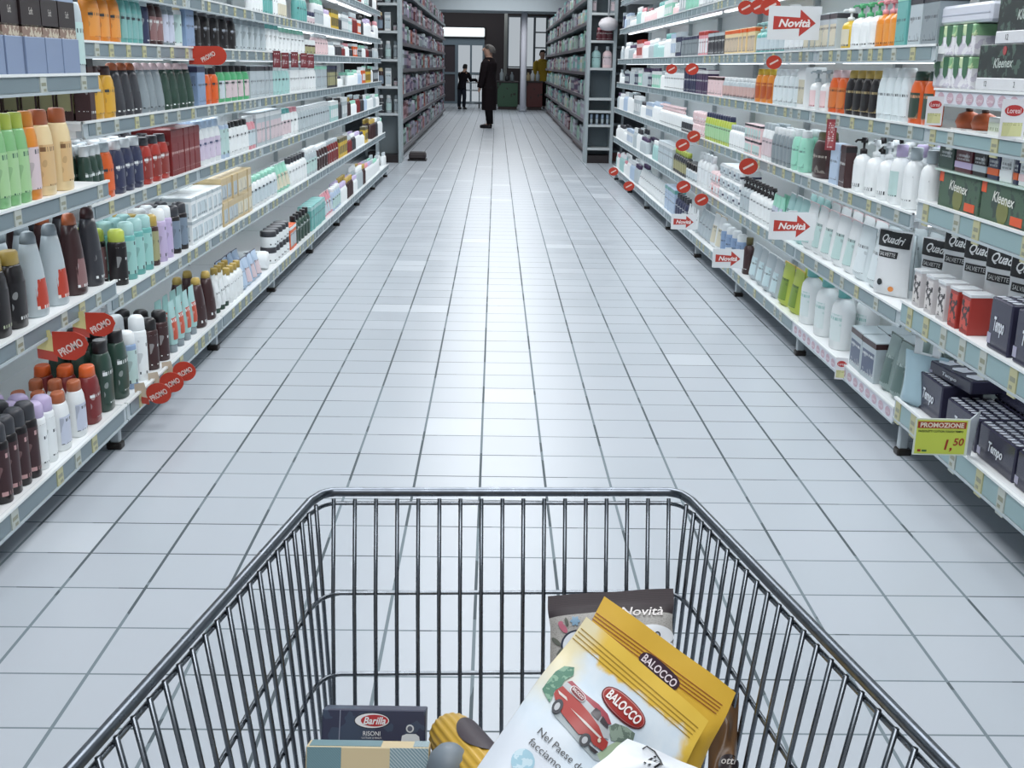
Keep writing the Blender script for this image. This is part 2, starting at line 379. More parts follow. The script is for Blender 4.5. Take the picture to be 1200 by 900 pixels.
for z, s in ((0.95, 0.26), (0.72, 0.24), (0.5, 0.22)): mb.tube([(-s, -s*1.4, z), (s, -s*1.4, z), (s, s*1.4, z), (-s, s*1.4, z)], 0.012, 6, closed=True)
for a in range(-4, 5): mb.tube([(a*.06, -.36, .95), (a*.052, -.3, .5)], .005, 5)
mb.build('basket', mat('9aa3a8', 0.3, 0.8), k)
mb = MB()
for sx in (-1, 1):
    for sy in (-1, 1): mb.tube([(sx*.22, sy*.3, .5), (sx*.22, sy*.3, .12)], .012, 6)
mb.tube([(-.22, -.3, .14), (.22, -.3, .14), (.22, .3, .14), (-.22, .3, .14)], .012, 6, closed=True); mb.build('frame', mat('9aa3a8', 0.3, 0.8), k)
for sx in (-1, 1):
    for sy in (-1, 1):
        mb = MB(); M = Matrix.Translation((sx*.22, sy*.3, .06)) @ Matrix.Rotation(PI/2, 4, 'Y'); mb.lathe([(.06, -.015), (.06, .015)], seg=12, M=M); mb.build('wheel', mat('202022'), k)
# ------------------------------------------------------------------ shelf runs
ORD = 'first second third fourth fifth sixth seventh eighth ninth tenth eleventh twelfth thirteenth fourteenth fifteenth sixteenth seventeenth eighteenth nineteenth twentieth'.split()
NUM = 'one two three four five six seven eight nine ten eleven twelve thirteen fourteen fifteen sixteen seventeen eighteen nineteen twenty'.split()
XL, XR = -1.0, 1.0
LY0, LYJ, LYB, LN = 2.217, 3.55, 1.333, 7          # hair-care run: first bay, then LN bays
RY0, RYJ, RYB, RN = 2.24, 3.585, 1.345, 7
L_LV = {0: [(-1.2, .14), (-1.2, .55), (-1.2, .862), (-1.205, 1.18), (-1.22, 1.62)],
        1: [(-1.2, .14), (-1.235, .485), (-1.265, .78), (-1.265, 1.035), (-1.27, 1.275), (-1.27, 1.475), (-1.27, 1.76), (-1.27, 2.02)]}
R_LV = {0: [(1.345, .19), (1.33, .515), (1.345, .84), (1.345, 1.065), (1.36, 1.18), (1.36, 1.62)],
        1: [(1.35, .15), (1.335, .48), (1.335, .795), (1.35, 1.065), (1.35, 1.31), (1.36, 1.625), (1.36, 1.92)]}
M_SHELF = mat('eef1f2', 0.35); M_RAIL = mat('b5c0c5', 0.4); M_INS_L = mat('78888f', 0.4); M_INS_R = mat('84979c', 0.4); M_TEAL = mat('92adb0', 0.4)
M_TAG = mat('b9bfb8', 0.5); M_TAGY = mat('bdbb92', 0.5); M_UP = mat('b9c2c6', 0.4); M_DK = mat('2c3034', 0.6)
rs = random.Random(3)
BAYW = ['end', 'second', 'third', 'fourth', 'fifth', 'sixth', 'seventh', 'eighth']
def bay(side, i, Y0, Y1, lv, top):
    run = 'hair-care' if side < 0 else 'tissue'
    L = Vector((side*1.45, Y0, 0)); r = empty('shelf_bay', L)
    tag(r, f'grey metal shelving bay, {"trolley-end" if i == 0 else BAYW[i]} bay of the {run} aisle run', 'shelving', f'shelving bays of the {run} run')
    def W(mb): mb.v = [(x-L.x, y-L.y, z) for x, y, z in mb.v]; return mb
    def bx(mb, xa, xb, *a, **k): mb.box(min(xa, xb), max(xa, xb), *a, **k)
    xb = side*1.70
    mb = MB(); bx(mb, xb, xb+side*.02, Y0+.015, Y1-.015, .1, top); W(mb).build('back_panel', mat('e4e9ea', 0.5), r)
    for yy in ((Y0, Y1) if i in (0, (LN if side < 0 else RN)) else (Y1,) if i else (Y0,)):
        mb = MB(); yy = yy+.002 if yy == Y0 else yy-.032; bx(mb, xb-side*.03, xb+side*.03, yy, yy+.03, 0, top); W(mb).build('upright', M_UP, r)
    mb = MB(); bx(mb, side*1.5, side*1.515, Y0+.02, Y1-.02, .0, .11); W(mb).build('kick_plate', mat('6f7a80', 0.6), r)
    xf = lv[0][0]
    for yy in ((Y1,) if i else (Y0, Y1)):
        mb = MB(); bx(mb, xf+side*.012, xf+side*.045, (yy := yy+.022 if yy == Y0 else yy-.022)-.012, yy+.012, .022, .1, 0, .004); bx(mb, xf+side*.045, xb, yy-.01, yy+.01, .06, .1)
        f = W(mb).build('leg', M_UP, r); mb = MB(); bx(mb, xf+side*.006, xf+side*.055, yy-.02, yy+.02, 0, .022, 0, .004); W(mb).build('foot_cap', mat('2a2522'), f)
    for j, (X, z) in enumerate(lv):
        rh = (.052 if j == 0 else .045) if side < 0 else ((.066 if j < 2 else .058 if j == 2 else .042) if i == 0 else (.05 if j < 2 else .046))
        mb = MB(); bx(mb, X, xb, Y0+.004, Y1-.004, z-.022, z); bx(mb, X+side*.02, X+side*.05, Y0+.01, Y1-.01, z-.045, z-.022)
        s = W(mb).build('shelf', M_SHELF, r)
        mb = MB(); bx(mb, X-side*.006, X+side*.001, Y0+.004, Y1-.004, z-rh, z+.006, 0); bx(mb, X-side*.012, X-side*.001, Y0+.004, Y1-.004, z+.0, z+.007, 3)
        bx(mb, X-side*.011, X-side*.001, Y0+.004, Y1-.004, z-rh-.003, z-rh+.004, 0)
        tags = []
        y = Y0+.02+rs.random()*.04
        ovals = side > 0 and ((i == 1 and j == 0) or (i == 0 and j == 4))
        if not ovals:
            while y < Y1-.06:
                ln = rs.choice((.06, .09, .13, .17)) * (1.5 if i == 0 else 1)
                e = min(y+ln, Y1-.012); bx(mb, X-side*.0085, X-side*.0055, y, e, z-rh+.007, z-.003, 1 if not (side > 0 and i == 0) else 2)
                y = e+.004; e = min(y+.042, Y1-.01)
                if e-y > .03: tags.append((y, e))
                y = e+.004
        W(mb).build('price_rail', [M_RAIL, M_INS_L if side < 0 else M_INS_R, M_TEAL, mat('eef2f2', 0.3)], s)
        if ovals:
            mb = MB(); bx(mb, X-side*.0085, X-side*.0055, Y0+.01, Y1-.01, z-rh+.004, z-.002, 0)
            y = Y0+.06
            while y < Y1-.04:
                pts = [(X-side*.0092, y+.026*math.cos(2*PI*q/16), z-rh/2+.016*math.sin(2*PI*q/16)) for q in range(16)]
                mb.add(pts, [tuple(range(16))], 1)
                add_text(mb, 'Loreal', y, z-rh/2, .011, 2, lambda a, b: (X-side*.0098, 2*y-a if side > 0 else a, b)); y += .072
            W(mb).build('printed_strip', [mat('d9dbe4'), mat('c4a7b4'), mat('f2eef2')], s)
        if i <= 3 and j <= 5:
            for (a, b) in tags:
                mb = MB(); zz = .012 if side > 0 and i == 0 else 0
                bx(mb, X-side*.0105, X-side*.006, a, b, z-rh+.003-zz, z+.002, 0)
                bx(mb, X-side*.0108, X-side*.0104, a+.006, b-.006, z-rh*.55, z-rh*.35, 1); bx(mb, X-side*.0108, X-side*.0104, a+.018, b-.006, z-rh*.85, z-rh*.7, 1)
                W(mb).build('price_label', [M_TAG if rs.random() < .5 else M_TAGY, mat('8d8f7a')], s)
        if j > 0 and z < 1.9:
            mb = MB(); bx(mb, X+side*.08, X+side*.105, Y0+.1, Y1-.1, z-.05, z-.028); W(mb).build('shelf_light', glow('f4faff', 2.6 if z < 1.25 else 1.8), s)
    return r
for i in range(LN+1):
    a = LY0 if i == 0 else LYJ+LYB*(i-1); b = LYJ if i == 0 else a+LYB
    bay(-1, i, a, b, L_LV[min(i, 1)], 2.3)
for i in range(RN+1):
    a = RY0 if i == 0 else RYJ+RYB*(i-1); b = RYJ if i == 0 else a+RYB
    bay(1, i, a, b, R_LV[min(i, 1)], 2.3)
LEND = LYJ+LYB*LN; REND = RYJ+RYB*RN
# ------------------------------------------------------------------ goods: one builder per kind, front towards -y, base at z = 0
def rows_of(c): return PAL.get(c, c)
def ink_for(c):
    h = PAL.get(c, c); l = sum(int(h[i:i+2], 16) for i in (0, 2, 4))/3
    return 'e8ecec' if l < 120 else '3a4046'
def lab(mb, w, d, z0, z1, p, mi=0, off=.0006, ang=1.05):
    def f(u, v):
        a = -PI/2+(u-.5)*2*ang; ca, sa = math.cos(a), math.sin(a); q = (abs(ca)**p+abs(sa)**p)**(-1/p)
        return ((w/2+off)*ca*q, (d/2+off)*sa*q, z0+(z1-z0)*v)
    mb.grid(f, 8, 1, mi)
def k_bottle(w, d, h, B, C, L):
    b = MB(); b.lathe([(.9, 0), (1, .02*h), (1, .6*h), (.93, .68*h), (.7, .75*h), (.42, .79*h), (.4, .81*h)], w/2, d/2, 16, p=2.4)
    c = MB(); r = min(w, d)*.5*.62; c.lathe([(r, .8*h), (r, .975*h), (r*.9, h)], seg=14)
    l = MB(); lab(l, w, d, .14*h, .56*h, 2.4); return [('body', b, B), ('cap', c, C), ('label', l, L)]
def k_flat(w, d, h, B, C, L):
    b = MB(); b.lathe([(.86, 0), (.97, .02*h), (1, .3*h), (1, .6*h), (.93, .72*h), (.78, .8*h), (.72, .825*h)], w/2, d/2, 16, p=2.6)
    c = MB(); c.lathe([(.7, .825*h), (.74, .83*h), (.7, .97*h), (.6, h)], w/2, d/2, 14, p=2.4)
    l = MB(); lab(l, w*.985, d*.985, .12*h, .6*h, 2.6, 0, .001); return [('body', b, B), ('cap', c, C), ('label', l, L)]
def k_taper(w, d, h, B, C, L):
    b = MB(); b.lathe([(.9, 0), (1, .03*h), (.97, .3*h), (.86, .55*h), (.7, .74*h), (.56, .86*h)], w/2, d/2, 16, p=2.3)
    c = MB(); c.lathe([(.56, .86*h), (.54, .93*h), (.42, .985*h), (.2, h)], w/2, d/2, 14, p=2.2)
    l = MB()
    def f(u, v):
        a = -PI/2+(u-.5)*1.7; z = (.1+.35*v)*h; k = 1.01-(v**2)*.12; return (w/2*k*math.cos(a)*1.03, d/2*k*math.sin(a)*1.05, z)
    l.grid(f, 6, 3); return [('body', b, B), ('cap', c, C), ('label', l, L)]
def k_can(w, d, h, B, C, L):
    r = min(w, d)/2
    b = MB(); b.lathe([(r*.93, 0), (r, .015*h), (r, .74*h), (r*.86, .78*h)], seg=16)
    c = MB(); c.lathe([(r*.88, .775*h), (r*.9, .78*h), (r*.86, .95*h), (r*.6, .995*h), (r*.2, h)], seg=16)
    l = MB(); lab(l, 2*r, 2*r, .1*h, .68*h, 2, ang=1.3); return [('body', b, B), ('cap', c, C), ('label', l, L)]
def k_pump(w, d, h, B, C, L):
    b = MB(); b.lathe([(.9, 0), (1, .02*h), (1, .56*h), (.8, .64*h), (.4, .68*h), (.38, .7*h)], w/2, d/2, 16, p=2.4)
    r = min(w, d)/2; c = MB(); c.lathe([(r*.45, .69*h), (r*.45, .78*h), (r*.16, .8*h), (r*.16, .9*h)], seg=12)
    c.lathe([(r*.42, .9*h), (r*.45, .93*h), (r*.35, h)], seg=12); c.tube([(0, 0, .95*h), (0, -r*.9, .95*h), (0, -r*1.15, .91*h)], r*.14, 6)
    l = MB(); lab(l, w, d, .1*h, .5*h, 2.4); return [('body', b, B), ('pump_head', c, C), ('label', l, L)]
def k_inv(w, d, h, B, C, L):
    c = MB(); c.lathe([(.66, 0), (.7, .01*h), (.68, .16*h)], w/2, d/2, 14)
    b = MB()
    def f(u, v):
        a = 2*PI*u; t = v; sx = .72+.28*min(1, t*2.2); sy = (.75+.25*min(1, t*4))*(1-t**1.6)+.03
        return (w/2*sx*math.cos(a), d/2*sy*math.sin(a), h*(.16+.84*t))
    b.grid(f, 16, 8); l = MB()
    def g(u, v):
        t = .12+.5*v; a = -PI/2+(u-.5)*1.9; sx = .72+.28*min(1, t*2.2); sy = (.75+.25*min(1, t*4))*(1-t**1.6)+.03
        return (w/2*sx*math.cos(a)*1.03, d/2*sy*math.sin(a)*1.06, h*(.16+.84*t))
    l.grid(g, 6, 4); return [('body', b, B), ('cap', c, C), ('label', l, L)]
def k_jar(w, d, h, B, C, L):
    r = min(w, d)/2; b = MB(); b.lathe([(r*.9, 0), (r, .04*h), (r, .62*h), (r*.9, .68*h)], seg=16)
    c = MB(); c.lathe([(r, .66*h), (r*1.02, .68*h), (r, .96*h), (r*.9, h)], seg=16); l = MB(); lab(l, 2*r, 2*r, .1*h, .55*h, 2, ang=1.3)
    return [('body', b, B), ('lid', c, C), ('label', l, L)]
def k_carton(w, d, h, B, C, L):
    b = MB(); b.box(-w/2, w/2, -d/2, d/2, 0, h, 0, .0015); l = MB(); l.box(-w*.42, w*.42, -d/2-.0008, -d/2+.0005, h*.12, h*.7)
    l.box(-w/2-.0006, -w/2+.0005, -d*.4, d*.4, h*.15, h*.75)
    c = MB(); c.box(-w/2-.0008, w/2+.0008, -d/2-.0009, d/2+.0008, h*.84, h*.97); return [('body', b, B), ('printed_panel', l, L), ('colour_band', c, C)]
def k_pouch(w, d, h, B, C, L):
    def sf(sg, k=1.0):
        def f(u, v):
            t = max(0, 1-v*1.05); th = (math.sin(PI*min(max(u, 0), 1))**.5)*(t**.55)*(min(1, v*6+.55))
            x = (u-.5)*w*(1-.07*math.sin(PI*v)); return (x, sg*(d/2*th*k+.0008), h*v)
        return f
    b = MB(); b.grid(sf(-1), 10, 10); b.grid(sf(1), 10, 10, flip=True)
    c = MB(); c.box(-w*.485, w*.485, -.0022, .0022, h*.93, h); l = MB(); g = sf(-1, 1.04)
    l.grid(lambda u, v: tuple(Vector(g(.14+.72*u, .15+.5*v))+Vector((0, -.0008, 0))), 8, 6); return [('body', b, B), ('top_seal', c, C), ('printed_panel', l, L)]
def k_pack(w, d, h, B, C, L):
    b = MB(); b.box(-w/2, w/2, -d/2, d/2, 0, h, 0, min(w, d, h)*.16); c = MB(); c.box(-w*.5-.0006, w*.5+.0006, -d*.5-.0006, d*.5+.0006, h*.42, h*.58)
    l = MB(); l.box(-w*.36, w*.36, -d/2-.001, -d/2+.001, h*.2, h*.8); return [('wrap', b, B), ('paper_band', c, C), ('printed_panel', l, L)]
def k_roll(w, d, h, B, C, L):
    r = h/2; M = Matrix.Translation((0, 0, r)) @ Matrix.Rotation(PI/2, 4, 'X')
    b = MB(); b.lathe([(r*.35, -d/2), (r*.9, -d/2+.006), (r, -d/2+.02), (r, d/2-.02), (r*.9, d/2-.006), (r*.35, d/2)], seg=16, M=M)
    c = MB(); c.lathe([(r*.33, -d/2-.003), (r*.33, -d/2)], seg=12, M=M); l = MB(); l.lathe([(r+.0006, -d*.15), (r+.0006, d*.2)], seg=16, M=M, top=False, bot=False)
    return [('body', b, B), ('end_plug', c, C), ('label', l, L)]
def k_dye(w, d, h, B, C, L):
    b = MB(); b.box(-w/2, w/2, -d/2, d/2, h*.4, h, 0, .001)
    def band(z0, z1, o=.0008): m_ = MB(); m_.box(-w/2-o, w/2+o, -d/2-o, d/2+o, h*z0, h*z1); return m_
    dk = band(.5, .8); st = band(.38, .52); m_ = MB(); m_.box(-w/2-.001, w/2+.001, -d/2-.006, d/2, 0, h*.4, 0, .001)
    t = MB()
    add_text(t, 'Soft', 0, 0, h*.1, 0, lambda a, b_: (-w/2-.0014, -a*.45, h*.66+b_)); add_text(t, 'Soft', 0, 0, h*.07, 0, lambda a, b_: (a*.6, -d/2-.0014, h*.66+b_))
    return [('body', b, B), ('dark_panel', dk, mat('2b2123')), ('picture_strip', st, spotted('8c7468', 'c6bca8', 40, .5, .5, 'n')), ('front_tray', m_, mat('8393b0', .45)), ('lettering', t, mat('d8d4cc'))]
KIND = dict(bottle=(k_bottle, 'lotion_bottle', 'bottle', .078, .8), flat=(k_flat, 'shampoo_bottle', 'bottle', .085, .72), taper=(k_taper, 'gel_bottle', 'bottle', .09, .8), can=(k_can, 'spray_can', 'can', .062, 1),
  pump=(k_pump, 'pump_bottle', 'bottle', .075, .8), inv=(k_inv, 'cream_tube', 'tube', .07, .6), jar=(k_jar, 'cream_jar', 'jar', .09, 1), carton=(k_carton, 'cosmetic_carton', 'box', .14, .5), pouch=(k_pouch, 'refill_pouch', 'pouch', .16, .5),
  pack=(k_pack, 'wrapped_pack', 'packet', .2, .8), roll=(k_roll, 'cotton_roll', 'roll', .12, 1.9), dye=(k_dye, 'hair_colour_box', 'box', .12, .8))
_PR = {}
SHADE = ['e7ecef', 'c9d6dc', 'd9c7cc', 'bfd9d6', 'c9cfe0', 'd8d2bc', 'b7c2c8']
def product(kind, w, d, h, body, cap, hi, lc=None, ink=None):
    w, d, h = round(w, 3), round(d, 3), round(h, 2)
    k = (kind, w, d, h, body, cap, hi, lc, ink)
    if k in _PR: return _PR[k]
    glossy = .28 if kind in ('bottle', 'flat', 'taper', 'pump', 'can') else .42
    rq = random.Random(str(k))
    l = lc or ((rq.choice(SHADE) if rq.random() < .45 else body) if ink_for(body) == '3a4046' else (body if rq.random() < .8 else rq.choice(('b9bfc2', '8d6a6a', 'a5a27a', '7f8fa0'))))
    parts = KIND[kind][0](w, d, h, mat(body, glossy), mat(cap, .35), printed(l, ink or ink_for(l), rows=70 if h < .2 else 50))
    if hi: out = [(n, m.mesh(n, [mt])) for n, m, mt in parts]
    else:
        A = MB(); mats = []
        for n, m, mt in parts: o = len(A.v); A.v += m.v; A.f += [tuple(i+o for i in f) for f in m.f]; A.m += [len(mats)]*len(m.f); A.sm += m.sm; mats.append(mt)
        out = [(KIND[kind][1], A.mesh(KIND[kind][1], mats))]
    _PR[k] = out; return out
SP = dict(darkred='dark-red', darkgreen='dark-green', paleteal='pale-teal', paleblue='pale-blue', palepink='pale-pink')
HEXN = {'d6a53a': 'golden', '86bd83': 'light-green', '93a5a3': 'grey-green', '9c93a8': 'dull-lilac', '8fb3a4': 'dull-mint', 'a9b9b6': 'greyish'}
def cw(c): return HEXN.get(c, SP.get(c, c))
USED = {}
def place(parts, name, loc, rz, label, cat, group):
    r = bpy.data.objects.new(name, parts[0][1]); COL.objects.link(r); r.location = loc; r.rotation_euler = (0, 0, rz)
    for n, me in parts[1:]: c = bpy.data.objects.new(n, me); COL.objects.link(c); c.parent = r
    tag(r, label, cat, group); return r
LW = ['lowest', 'second', 'third', 'fourth', 'fifth', 'sixth', 'seventh', 'eighth']
HI_Y = 5.6
def bay_of(side, Y):
    j = LYJ if side < 0 else RYJ; b = LYB if side < 0 else RYB
    return 0 if Y < j else 1+int((Y-j)/b)
def fit_bays(side, Ya, Yb): # keep goods off the bay joints is not needed: shelves run through
    return Ya, Yb
SEQ = {}
def group_on(side, lvl, X, z, Ya, Yb, n, kind, body, cap, h, rows=1, layers=1, off=.014, lc=None, ink=None, name=None, dmax=None, noun=None, wmax=None, start=0):
    fn, nm, cat, wm, ar = KIND[kind]; nm = name or nm; wm = wmax or wm
    s = (Yb-Ya)/n; w = min(s*.95, wm); d = dmax or max(min(w*ar if ar < 1.5 else .16, .14), .028)
    if kind in ('carton', 'pouch'): d = dmax or max(.035, min(w*.9, .09))
    if kind == 'roll': d = min(.2, max(.1, h*2.0))
    if kind in ('can', 'jar'): d = w
    bi = bay_of(side, (Ya+Yb)/2); noun = noun or nm.replace('_', ' ')
    run = 'hair-care' if side < 0 else 'tissue'
    key = (side, lvl, bi, body, cap, nm); SEQ[key] = SEQ.get(key, 0)+1
    desc = f'{cw(cap)}-capped {cw(body)} {noun}' if kind in ('bottle', 'flat', 'taper', 'can', 'pump', 'inv', 'jar') and cap != body else f'{cw(body)} {noun}' if cap == body else f'{cw(body)}-and-{cw(cap)} {noun}'
    batch = '' if SEQ[key] == 1 else f' {NUM[min(SEQ[key]-1, 19)]}'
    place_ = f'{LW[lvl]} shelf, {run} run, {"trolley-end" if bi == 0 else BAYW[min(bi, 7)]} bay'
    gname = f'{desc}s on the {place_}{batch}'
    cnt = 0
    for r_ in range(rows):
        for q in range(n):
            for ly in range(layers):
                y = Ya+(q+.5)*s+rs.uniform(-.002, .002); x = X+side*(off+d/2+r_*(d+.006)+rs.uniform(0, .004))
                hi = y < HI_Y and r_ == 0
                parts = product(kind, w, d, h, body, cap, hi, lc, ink)
                words_ = [desc]
                if n > 1: words_.append(f'{ORD[min(q, 19)]} of {NUM[min(n-1, 19)]}')
                if r_: words_.append('behind' if r_ == 1 else 'at back' if r_ == 2 else ORD[r_]+' row in')
                if ly: words_.append('top layer' if ly == layers-1 else 'middle layer')
                if SEQ[key] > 1: words_.append('batch'+batch)
                lb = ', '.join(words_)+', '+place_
                if len(lb.split()) > 16: lb = lb.replace(', '+run+' run', ' '+run+' run').replace('trolley-end bay', 'end bay')
                place(parts, nm, (x, y, z+ly*h), -side*PI/2+rs.uniform(-.06, .06), lb, cat, gname); cnt += 1
    return cnt
def authored(side, lvl, X, z, items, Yhi=None):
    for it in items:
        x0, x1, n, kind, body, cap, h = it[:7]; kw = dict(it[7]) if len(it) > 7 else {}
        Ya, Yb = sorted((y_on(x0, X, z), y_on(x1, X, z)))
        if 'rows' not in kw and z < 1.0 and Yb < 6.0 and kind not in ('roll',): kw['rows'] = 3 if Yb < 4.6 else 2
        group_on(side, lvl, X, z, Ya, Yb, n, kind, body, cap, h, **kw)
# ---- hair-care run
authored(-1, 0, -1.2, .14, [(-6, 17, 1, 'can', 'darkred', 'darkred', .21), (17, 60, 4, 'can', 'black', 'charcoal', .21, dict(lc='3f2428', ink='c9a0a0')), (60, 80, 2, 'can', 'white', 'lilac', .19), (81, 116, 2, 'flat', 'white', 'copper', .165, dict(wmax=.07)),
  (117, 132, 1, 'flat', 'darkred', 'orange', .18), (132, 164, 2, 'flat', 'darkgreen', 'black', .225), (164, 173, 1, 'can', 'blue', 'white', .2), (173, 186, 1, 'can', 'white', 'white', .235), (186, 210, 2, 'can', 'brown', 'black', .19),
  (210, 241, 4, 'inv', 'paleteal', 'grey', .2, dict(lc='c8563c')), (241, 262, 2, 'taper', 'brown', 'gold', .215), (262, 276, 3, 'inv', 'white', 'darkgreen', .14), (276, 291, 4, 'bottle', 'white', 'gold', .16), (291, 313, 4, 'pouch', 'paleblue', 'navy', .14),
  (313, 326, 1, 'roll', 'white', 'silver', .1), (326, 344, 5, 'jar', 'white', 'charcoal', .09, dict(layers=2)), (344, 351, 2, 'carton', 'orange', 'white', .14), (351, 368, 5, 'bottle', 'darkgreen', 'black', .17), (368, 384, 6, 'carton', 'teal', 'paleteal', .16),
  (384, 394, 4, 'pouch', 'pink', 'palepink', .17), (394, 403, 4, 'flat', 'paleblue', 'white', .17)])
authored(-1, 1, -1.2, .55, [(-8, 28, 2, 'flat', 'black', 'gold', .2, dict(lc='1c181b', ink='b7c2a0')), (29, 49, 1, 'flat', 'black', 'gold', .2), (50, 98, 2, 'taper', 'silver', 'grey', .235, dict(lc='b9412f', ink='e7e2e0')), (99, 117, 1, 'taper', 'brown', 'copper', .24), (117, 137, 1, 'taper', 'charcoal', 'brown', .24)])
authored(-1, 1, -1.235, .485, [(150, 162, 1, 'can', 'black', 'lime', .19), (162, 190, 3, 'can', 'teal', 'paleteal', .205, dict(lc='9fd0ca')), (190, 197, 1, 'can', 'brown', 'gold', .19), (197, 213, 2, 'can', 'lilac', 'white', .2), (213, 229, 2, 'can', 'black', 'charcoal', .19),
  (231, 266, 6, 'carton', 'white', 'silver', .095, dict(layers=2, dmax=.12)), (266, 300, 6, 'carton', 'tan', 'tan', .11, dict(layers=2, dmax=.12)), (300, 330, 7, 'flat', 'white', 'mint', .16), (330, 345, 4, 'pouch', 'mint', 'white', .16), (345, 364, 6, 'bottle', 'white', 'charcoal', .17),
  (364, 376, 4, 'flat', 'silver', 'white', .18), (376, 388, 4, 'flat', 'brown', 'white', .17), (388, 400, 5, 'flat', 'darkred', 'silver', .17)])
authored(-1, 2, -1.2, .862, [(-6, 12, 1, 'flat', 'lilac', 'silver', .2), (13, 50, 3, 'flat', '86bd83', 'lime', .23, dict(lc='a8cf9a', ink='3f6a55', rows=1)), (50, 62, 1, 'flat', 'amber', 'amber', .23, dict(rows=1)), (62, 82, 1, 'flat', 'cream', 'copper', .225, dict(rows=1, lc='d9b684', ink='7a5a3c')), (82, 103, 1, 'flat', 'cream', 'copper', .225, dict(rows=1, lc='d9b684', ink='7a5a3c')),
  (13, 103, 6, 'flat', 'amber', 'brown', .2, dict(off=.1, rows=1))])
authored(-1, 2, -1.265, .78, [(112, 132, 3, 'flat', 'darkgreen', 'white', .185, dict(lc='31493f')), (132, 147, 1, 'flat', 'orange', 'silver', .185), (147, 178, 3, 'flat', 'navy', 'white', .185), (178, 208, 3, 'flat', 'red', 'charcoal', .175, dict(lc='8f3a34')), (208, 240, 5, 'carton', 'darkred', 'darkred', .185, dict(lc='7c2a2b', ink='d8b9b4')),
  (241, 266, 4, 'flat', 'white', 'paleblue', .19, dict(lc='d5c9dd', ink='50577a')), (266, 275, 2, 'can', 'paleblue', 'white', .2), (275, 297, 5, 'flat', 'white', 'black', .16), (297, 305, 2, 'flat', 'pink', 'white', .17), (305, 334, 6, 'carton', 'silver', 'white', .18), (334, 346, 3, 'flat', 'white', 'teal', .17), (346, 354, 2, 'flat', 'white', 'pink', .17),
  (354, 390, 13, 'flat', 'silver', 'white', .16)])
authored(-1, 3, -1.205, 1.18, [(-14, 100, 5, 'dye', 'periwinkle', 'periwinkle', .25, dict(rows=1)), (101, 112, 1, 'flat', 'silver', 'charcoal', .25)])
authored(-1, 3, -1.265, 1.035, [(120, 146, 2, 'flat', 'd6a53a', 'brown', .175, dict(rows=1)), (113, 119, 1, 'carton', 'brown', 'black', .2, dict(rows=6, dmax=.05)), (146, 176, 3, 'taper', 'charcoal', 'copper', .18), (176, 201, 3, 'taper', 'grey', 'palepink', .18), (201, 236, 4, 'taper', 'darkgreen', 'palepink', .185), (236, 247, 1, 'carton', 'blue', 'navy', .17), (247, 264, 2, 'flat', 'orange', 'black', .16), (264, 299, 5, 'flat', 'green', 'black', .165),
  (299, 324, 5, 'carton', 'silver', 'charcoal', .17), (324, 344, 5, 'flat', 'paleteal', 'white', .17), (344, 362, 5, 'carton', 'white', 'silver', .17), (362, 374, 4, 'flat', 'white', 'white', .17), (374, 386, 5, 'carton', 'silver', 'mint', .17), (386, 398, 6, 'carton', 'charcoal', 'navy', .17)])
authored(-1, 4, -1.27, 1.275, [(116, 152, 3, 'flat', 'amber', 'grey', .18, dict(lc='e0974a')), (152, 176, 4, 'flat', 'teal', 'paleteal', .18, dict(lc='7fb0ae')), (176, 186, 1, 'can', 'navy', 'silver', .18), (186, 199, 2, 'flat', 'brown', 'black', .18), (199, 213, 2, 'can', 'grey', 'grey', .18), (213, 224, 1, 'can', 'white', 'cream', .19), (224, 234, 1, 'carton', 'blue', 'paleblue', .19),
  (234, 284, 5, 'flat', 'black', 'charcoal', .17, dict(ink='a9b0bb')), (284, 318, 5, 'can', 'silver', 'grey', .17), (318, 333, 3, 'can', 'white', 'teal', .17), (333, 362, 7, 'flat', 'white', 'mint', .15), (362, 374, 3, 'jar', 'brown', 'white', .1), (374, 388, 5, 'flat', 'palepink', 'white', .15)])
# ---- tissue and lotion run
authored(1, 0, 1.35, .15, [(1018, 1044, 2, 'pouch', '93a5a3', 'darkgreen', .2, dict(lc='627774', ink='b9c7c5', name='cotton_bag', noun='quilted cotton bag')), (988, 1017, 2, 'carton', 'silver', 'brown', .15, dict(lc='56627a')), (925, 977, 3, 'bottle', 'white', 'teal', .26, dict(wmax=.11, dmax=.09, lc='dfeaea', ink='7fb9b0')), (903, 924, 2, 'pouch', 'lime', 'yellow', .2, dict(lc='7d9a3c', ink='2c4636')),
  (870, 902, 4, 'pouch', 'silver', 'white', .19, dict(lc='c7dde2')), (862, 870, 1, 'bottle', 'brown', 'olive', .2), (838, 861, 4, 'can', 'blue', 'white', .19), (826, 838, 2, 'pouch', 'white', 'tan', .21), (812, 826, 4, 'pouch', 'silver', 'white', .18), (800, 812, 4, 'inv', 'white', 'silver', .16), (787, 800, 5, 'bottle', 'navy', 'charcoal', .18), (776, 787, 5, 'carton', 'paleblue', 'teal', .19), (745, 776, 15, 'pouch', 'white', 'silver', .17)])
